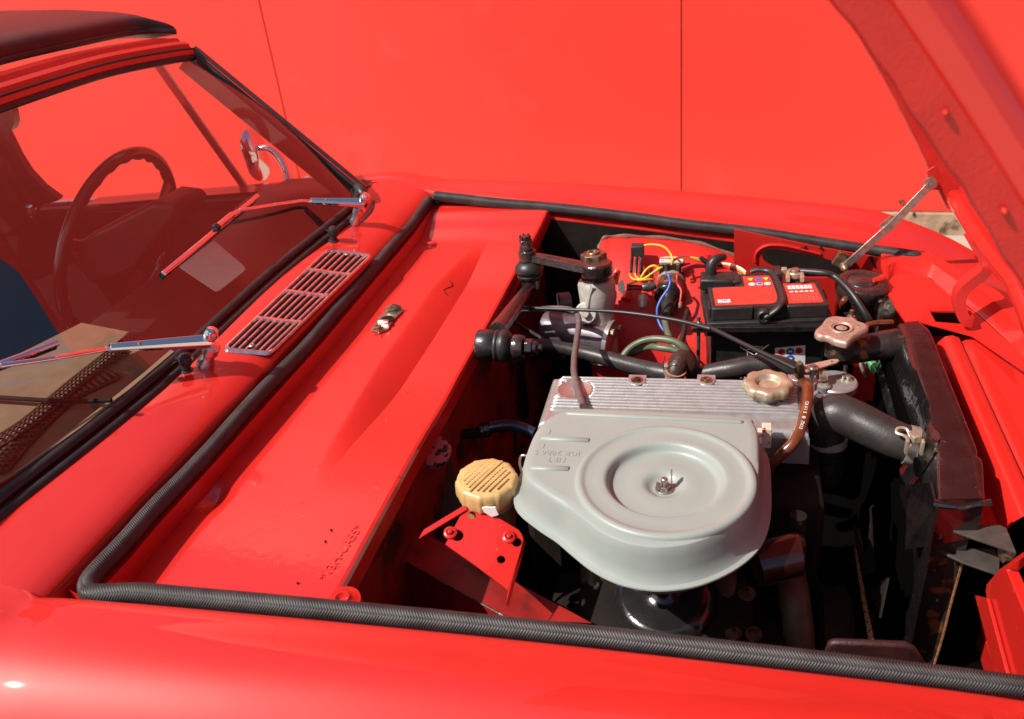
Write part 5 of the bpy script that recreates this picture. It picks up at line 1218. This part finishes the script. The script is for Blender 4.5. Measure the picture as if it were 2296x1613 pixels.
# tie rod with upper and lower ball joints
tr_ = thing('tie_rod', tuple(at('p', 430, 800, z=-.14)), 'dark steel tie rod with rubber booted ball joints by the shelf edge', 'tie rod')
k = MB(); k.lathe([(.013, .010), (.0135, .014), (.0125, .020), (.012, .021)], e0, ax, 20); hexa(k, e0 + ax * .020, ax, .0125, .010); k.lathe([(.009, .030), (.009, .036), (.006, .038), (.001, .037)], e0, ax, 12); k.build('castle_nut', m_greasy, tr_, bevel=.0008)
for q in range(6):
    an = q * math.pi / 3; MB().box(e0 + ax * .034 + V((math.cos(an), math.sin(an), 0)) * .009, (.0035, .0035, .009), M.Rotation(an, 3, 'Z')).build('castellation', m_greasy, tr_)
k = MB(); k.lathe([(.012, -.048), (.019, -.046), (.0235, -.043), (.0245, -.038), (.022, -.036), (.0255, -.033), (.0275, -.027), (.026, -.020), (.021, -.014), (.0165, -.011), (.013, -.010)], e0, ax, 32); k.build('boot', m_black, tr_, sharp=60)
k = MB(); k.lathe([(.010, -.066), (.017, -.064), (.019, -.048), (.015, -.046)], e0, ax, 24); k.build('ball_socket', m_greasy, tr_)
f0, f1 = e0 + ax * -.056, at('p', 300, 1060, z=-.062)
k = MB(); k.tube([f0, f0.lerp(f1, .08), f0.lerp(f1, .45), f0.lerp(f1, .92), f1], [.0085, .0095, .0125, .0155, .016], 16, 0); k.build('rod', m_greasy, tr_, sharp=70)
lx = V((1, -.02, -.03)).normalized(); lc = at('p', 195, 1205, z=-.075)
k = MB(); k.lathe([(.012, -.018), (.0235, -.017), (.0255, -.014), (.0255, .012), (.024, .014)], lc, lx, 32); k.build('ball_socket', m_blackpaint, tr_, sharp=50)
k = MB(); k.lathe([(.023, .012), (.0265, .014), (.0275, .018), (.025, .0205), (.0255, .022), (.0275, .025), (.0275, .031), (.024, .036), (.018, .040), (.014, .041)], lc, lx, 32); k.build('boot', m_black, tr_, sharp=60)
k = MB(); k.lathe([(.010, .040), (.0185, .042), (.020, .045), (.020, .056), (.0185, .060), (.011, .061)], lc, lx, 28); k.build('eye', m_greasy, tr_)
k = MB(); hexa(k, lc + lx * .063, lx, .0145, .012); k.lathe([(.0115, .075), (.011, .082), (.006, .084), (.006, .090), (.001, .090)], lc, lx, 12); k.build('castle_nut', m_blackpaint, tr_, bevel=.0008)
g0, g1 = lc + lx * .050 + V((0, 0, -.015)), at('d', 1085, 1450, z=-.30)
k = MB(); k.tube([g0, g0.lerp(g1, .3), g1], [.012, .0095, .013], 12, 0); k.build('idler_lever', m_blackpaint, tr_)

# ================================================================== IGNITION COIL, RELAY AND WIRES
coil = thing('ignition_coil', tuple(at('G', 850, 800, y=.40)), 'brown banded ignition coil with black cap and cream resistor block', 'ignition coil')
A_, B_ = at('G', 872, 500, y=.435), at('G', 842, 700, y=.375)
d = (B_ - A_).normalized()
k = MB(); k.lathe([(.024, 0), (.0262, .003), (.0262, .038), (.0275, .040), (.0275, .048), (.026, .050), (.02, .050)], A_, d, 36); k.build('can', m_coil, coil, sharp=40)
L0 = .050
k = MB(); k.lathe([(.0278, L0 - .001), (.0282, L0 + .010), (.026, L0 + .013), (.021, L0 + .014), (.016, L0 + .018), (.013, L0 + .034), (.012, L0 + .036), (.009, L0 + .036)], A_, d, 36); k.build('cap', m_bake, coil, sharp=45)
k = MB(); k.lathe([(.0125, L0 + .030), (.014, L0 + .036), (.013, L0 + .044), (.0085, L0 + .058), (.007, L0 + .066), (.006, L0 + .066)], A_, d, 24); k.build('boot', m_black, coil)
k = MB(); k.lathe([(.0272, .012), (.0280, .012), (.0280, .020), (.0272, .020)], A_, d, 36); k.box(A_ + V((-.028, -.004, .004)), (.018, .012, .014)); k.box(A_ + V((.028, -.004, .002)), (.014, .010, .012)); k.build('bracket', m_brass, coil, bevel=.001)
rb = at('G', 872, 400, y=.43)
k = MB(); k.box(rb, (.047, .026, .030)); k.build('resistor_body', m_bake, coil, bevel=.003)
k = MB(); k.box(rb + V((0, -.001, .0175)), (.046, .024, .007)); k.build('resistor_top', m_cream, coil, bevel=.0025)
for cx, cy in ((810, 395), (938, 395)):
    p = at('G', cx, cy, y=.415); MB().box(p + V((0, -.002, .002)), (.006, .004, .013)).build('spade', m_brown, coil, bevel=.0008)
k = MB(); p = at('G', 955, 790, y=.36); k.lathe([(.0045, -.01), (.0045, .004), (.0028, .004), (.0028, .010)], p, d, 10); k.build('terminal_stud', m_brass, coil)
cond = thing('suppressor', tuple(at('G', 575, 800, y=.38)), 'small pale capacitor can with red sleeve left of the ignition coil', 'capacitor')
a, b = at('G', 580, 690, y=.345), at('G', 565, 790, y=.33)
k = MB(); k.tube([a, a.lerp(b, .55), a.lerp(b, .56), b, b + (b - a) * .3], [.0098, .0100, .0095, .0090, .005], 16, 0); k.build('can', mk('pale_can', (.42, .30, .24), .4, metal=.4, var=.3, vs=90), cond)
MB().tube([at('G', 620, 675, y=.345), at('G', 665, 675, y=.345)], .0055, 10, 0).build('sleeve', m_rwire, cond)
rel = thing('relay', tuple(at('G', 510, 210, y=.46)), 'small square black relay cube standing over the red wheel arch', 'relay')
c = at('G', 512, 206, y=.435)
k = MB(); k.box(c, (.0245, .020, .021)); k.build('body', mk('grey_black_plastic', (.030, .027, .028), .5, var=.15, vs=90), rel, bevel=.0015)
for cx, by_ in ((450, 440), (500, 470), (548, 450)):
    MB().tube([at('G', cx + 6, 265, y=.432), at('G', cx, 340, y=.415), at('G', cx - 6, by_, y=.395)], [.0030, .0034, .0028], 8, 3).build('leg_sleeve', m_bake, rel)
def nearer(pts, f=.974): return [CAMPOS + (V(p) - CAMPOS) * f for p in pts]
def wire(parent, pts, r, mat): MB().tube(nearer(pts), r, 8, 5).build('wire', mat, parent, sharp=80)
wl = thing('wiring_loom', tuple(at('G', 700, 500, y=.42)), 'yellow green and red wires strung between relay, coil and wing', 'wires')
Y_ = .425
wire(wl, [at('G', a, b, y=y) for a, b, y in ((580, 160, .455), (650, 150, .455), (740, 158, .452), (810, 190, .447), (860, 250, .44), (880, 310, .43), (870, 360, .43))], .0021, m_ywire)
wire(wl, [at('G', a, b, y=y) for a, b, y in ((430, 455, .43), (445, 495, .428), (490, 520, .42), (560, 515, .415), (640, 470, .42), (720, 410, .425), (760, 390, .43))], .0021, m_ywire)
wire(wl, [at('G', a, b, y=y) for a, b, y in ((485, 450, .43), (500, 490, .425), (540, 515, .42), (600, 500, .415), (660, 455, .415), (720, 420, .42), (770, 390, .43))], .0021, m_gwire)
wire(wl, [at('G', a, b, y=y) for a, b, y in ((545, 500, .42), (590, 430, .425), (640, 385, .43), (690, 372, .43), (725, 395, .43), (720, 430, .43))], .0021, m_ywire)
wire(wl, [at('G', a, b, y=y) for a, b, y in ((400, 572, .40), (450, 555, .40), (520, 530, .405), (610, 520, .41), (690, 515, .42))], .0021, m_ywire)
for i in range(4):
    o_ = i * 9
    wire(wl, [at('G', a, b, y=y) for a, b, y in ((870, 335 - o_ * .3, .435), (940, 295 - o_ * .4, .44), (1040, 285 - o_ * .2, .445), (1140, 295 + o_ * .8, .445), (1220, 325 + o_ * .5, .445), (1290, 345, .445))], .0018, (m_gwire, m_ywire, m_gwire, m_rwire)[i])
for i in range(5):
    o_ = i * 12
    wire(wl, [at('G', a, b, y=y) for a, b, y in ((975, 400 + o_ * .8, .425), (1060, 370 + o_ * .6, .43), (1140, 355 + o_ * .7, .435), (1220, 365 + o_ * .4, .44), (1280, 355 + o_ * .2, .445))], .0019, (m_rwire, m_rwire, m_kwire, m_rwire, m_kwire)[i])
for i in range(5):
    o_ = i * 10
    wire(wl, [at('G', a, b, y=y) for a, b, y in ((1360, 350 + o_ * .8, .445), (1440, 350 + o_ * .9, .44), (1530, 370 + o_ * 1.6, .43), (1600, 400 + o_ * 2.2, .42), (1650, 440 + o_ * 2.2, .41))], .0019, (m_wwire, m_ywire, m_rwire, m_rwire, m_rwire)[i])
for i in range(4):
    wire(wl, [at('G', a, b, y=y) for a, b, y in ((400, 585 + i * 14, .40), (480, 580 + i * 12, .40), (560, 590 + i * 10, .40), (640, 592 + i * 6, .405))], .0020, (m_kwire, m_rwire, m_rwire, m_kwire)[i])
k = MB(); k.tube([at('G', 570, 600, y=.352), at('G', 630, 595, y=.352), at('G', 690, 580, y=.358)], [.0075, .0085, .0075], 10, 3); k.build('tape_wrap', mk('grey_black_tape', (.05, .048, .05), .35, var=.6, vs=90, bump=.001, bs=120), wl)
k = MB(); k.tube([at('G', 1170, 285, y=.40), at('G', 1230, 330, y=.40), at('G', 1320, 350, y=.40), at('G', 1380, 352, y=.40)], [.004, .0055, .0055, .005], 8, 3); k.build('tape_wrap', m_kwire, wl)
wire(wl, [at('G', a, b, y=y) for a, b, y in ((808, 440, .40), (840, 480, .39), (855, 540, .385), (830, 620, .375), (760, 720, .365), (720, 820, .355), (725, 930, .345), (770, 1030, .33), (840, 1100, .32), (885, 1170, .31), (895, 1300, .29))], .0024, m_bwire)
wire(wl, [at('G', a, b, y=y) for a, b, y in ((940, 440, .40), (925, 500, .39), (935, 570, .385), (970, 630, .375), (968, 700, .365), (960, 750, .36))], .0024, m_rwire)
# ================================================================== BLACK CANISTER BY THE BATTERY
can = thing('canister', tuple(at('q', 1880, 500, z=-.22)), 'greasy black round canister with lid standing by the battery', 'canister')
cc_ = at('q', 1890, 260, z=-.098); ax2 = V((.02, -.06, 1)).normalized()
k = MB(); k.lathe([(.040, -.12), (.040, -.03), (.041, -.026), (.0385, -.022)], cc_, ax2, 40); k.build('body', m_greasy, can, sharp=40)
k = MB(); k.lathe([(.038, -.025), (.044, -.023), (.0455, -.014), (.045, -.004), (.0425, .0), (.036, .001), (.028, .001), (.0255, -.0015), (.0235, .001), (.001, .002)], cc_, ax2, 48); k.build('lid', m_greasy, can, sharp=50)
p = at('q', 2065, 245, z=-.090); MB().tube([p + V((-.010, -.004, 0)), p, p + V((.008, .004, .004))], [.0045, .0060, .005], 8, 3).build('bleed_screw', m_bay, can)
p = at('q', 2150, 540, z=-.14); k = MB(); k.lathe([(.020, 0), (.021, .003), (.018, .005), (.012, .005)], p, (.5, -.8, .2), 28); hexa(k, p + V((.002, -.005, .001)), (.5, -.8, .2), .0085, .007); k.build('clamp_bolt', m_steel, can)
MB().tube([at('q', 1750, 430, z=-.12), at('q', 1695, 470, z=-.12), at('q', 1680, 540, z=-.14), at('q', 1690, 600, z=-.16)], .0062, 10, 5).build('hose', m_amber, can)

# ================================================================== BRAKE RESERVOIR, BRACKET, PEDAL BOX
res = thing('brake_reservoir', tuple(at('s', 840, 900, z=-.20)), 'brake fluid reservoir with ribbed yellow screw cap', 'reservoir')
cy_ = at('s', 838, 545, z=-.066); ax3 = V((.03, -.04, 1)).normalized()
rib_ = lambda a, j: 1 + (.035 * (abs(((a / (2 * math.pi) * 10) % 1) - .5) < .12)) if 1 <= j <= 5 else 1
k = MB(); k.lathe([(.0350, -.026), (.0385, -.025), (.0395, -.020), (.0392, -.008), (.0380, -.002), (.0360, .0), (.0335, .0010), (.001, .0016)], cy_, ax3, 120, lobes=rib_); cap = k.build('screw_cap', m_cap, res, sharp=40)
MB().lathe([(.030, -.036), (.036, -.034), (.036, -.026), (.03, -.026)], cy_, ax3, 40).build('cap_skirt', m_cap, res)
MB().lathe([(.030, -.11), (.032, -.06), (.0315, -.036)], cy_, ax3, 32).build('body', m_fluid, res)
dr_ = (at('s', 950, 410, z=-.066) - at('s', 720, 615, z=-.066)); dl = dr_.normalized(); pn = V((-dl.y, dl.x, 0))
MB().tube([cy_ - dl * .034 + V((0, 0, .0015)), cy_ + dl * .034 + V((0, 0, .0025))], .0016, 6, 0).build('cap_ridge', m_cap, cap)
for r_ in (-4, -3, -2, -1, 1, 2, 3, 4):
    o_ = r_ * .0066; ln = math.sqrt(max(0, .030 ** 2 - o_ ** 2)); n_ = int(ln * 2 / .0050)
    for i in range(n_):
        t = -ln + .0050 * (i + .5); MB().box(cy_ + pn * o_ + dl * t + V((0, 0, .0014)), (.0030 + .001 * ((i * 7 + r_) % 2), .0032, .0024), M.Rotation(math.atan2(dl.y, dl.x), 3, 'Z')).build('cap_relief', m_cap, cap)
k = MB(); k.prism([at('s', a, b, y=cy_.y - .040) for a, b in ((800, 775), (905, 775), (930, 830), (880, 845), (820, 810))], (0, .002, 0)); k.build('paper_label', m_white, res)
brk = thing('bracket', tuple(at('s', 800, 1100, z=-.20)), 'bent red painted bracket with drilled holes by the yellow capped reservoir', 'bracket')
def sz(cx, cy): return -.088 - .052 * ((cy - 755) * .85 + (cx - 680) * .25) / 640
def S3(cx, cy): return at('s', cx, cy, z=sz(cx, cy))
out = [S3(*p) for p in ((682, 757), (720, 750), (770, 762), (900, 835), (1080, 942), (1105, 975), (1118, 1010), (1098, 1100), (1060, 1220), (1003, 1400), (760, 1215), (528, 1052), (610, 910))]
nrm = (out[4] - out[0]).cross(out[9] - out[0]).normalized()
if nrm.z < 0: nrm = -nrm
# make it truly flat
out = [p - nrm * (p - out[0]).dot(nrm) for p in out]
def onplate(cx, cy):
    ox, oy, s_ = CROP['s']; d_ = RW @ V(((ox + cx / s_) * .95667 - CX, (oy + cy / s_) * .95667 - CY, FPX)); t = (out[0] - CAMPOS).dot(nrm) / d_.dot(nrm); return CAMPOS + d_ * t
out = [onplate(*p) for p in ((682, 757), (720, 750), (770, 762), (900, 835), (1080, 942), (1105, 975), (1118, 1010), (1098, 1100), (1060, 1220), (1003, 1400), (760, 1215), (528, 1052), (345, 1015), (365, 950), (682, 757))][:12]
pu_ = (out[4] - out[2]).normalized(); pw_ = nrm.cross(pu_)
holes = [circ(onplate(730, 832), .0052, pu_, pw_), circ(onplate(950, 1166), .0052, pu_, pw_), circ(onplate(620, 985), .0075, pu_, pw_), circ(onplate(1068, 1035), .0062, pu_, pw_)]
k = MB(); holed(k, out, holes, nrm * -.0028); k.build('plate', m_bay, brk, sharp=35)
fo = [onplate(672, 757), onplate(345, 955) , onplate(328, 1017), onplate(620, 850), onplate(690, 790)]
q = [out[0], onplate(365, 948) + nrm * .020, onplate(330, 1018) + nrm * .006, onplate(560, 900) - nrm * .002]
q = [onplate(690, 752), onplate(365, 948), onplate(328, 1017), onplate(690, 800)]
MB().prism(q, nrm * .003 + V((0, 0, .0))).build('flange', m_bay, brk, bevel=.0006)
q = [onplate(1118, 1008), onplate(1003, 1400), onplate(985, 1505), onplate(1090, 1120)]
MB().prism([p - nrm * .0005 for p in q], V((.003, 0, -.004))).build('flange', m_bay, brk, bevel=.0005)
for cx, cy in ((565, 968), (1010, 1000)):
    c = onplate(cx, cy)
    k = MB(); k.lathe([(.0085, 0), (.008, .0025), (.006, .004), (.005, .004), (.003, .002)], c, nrm, 18); k.build('rivet_nut', m_bay, brk)
    k = MB(); k.lathe([(.003, 0), (.0032, .006), (.002, .007)], c, nrm, 10); k.build('stud', m_rough, brk)
ped = thing('pedal_box', tuple(at('s', 400, 700, z=-.30)), 'dark olive pedal box plate with slotted tabs below the shelf edge', 'pedal box')
k = MB(); o_ = [at('s', a, b, z=-.155 - (b - 100) * .00013) for a, b in ((420, 80), (480, 70), (520, 200), (560, 350), (620, 600), (640, 800), (560, 960), (300, 900), (180, 780), (170, 600), (230, 520), (330, 470), (420, 250))]
k.prism(o_, (0, 0, -.004)); k.build('plate', m_olivemetal, ped)
for a, b in ((458, 170), (218, 640)):
    c = at('s', a, b, z=-.150 - (b - 100) * .00013)
    k = MB(); k.lathe([(.0060, 0), (.0060, .0016), (.0042, .0016), (.004, .0002)], c, (0, 0, 1), 18, lobes=lambda a_, j: 1 + .9 * abs(math.sin(a_))); k.build('slot_rim', m_brown, ped)
c = at('s', 435, 335, z=-.128); k = MB(); k.lathe([(.026, -.012), (.027, -.002), (.024, .001), (.001, .002)], c, (.25, -.3, .9), 32); k.build('scraped_boss', m_foam, ped)
MB().tube([at('s', 200, 540, z=-.13), at('s', 300, 440, z=-.125), at('s', 400, 335, z=-.118)], [.006, .0055, .007], 8, 4).build('lever', m_bay, ped)
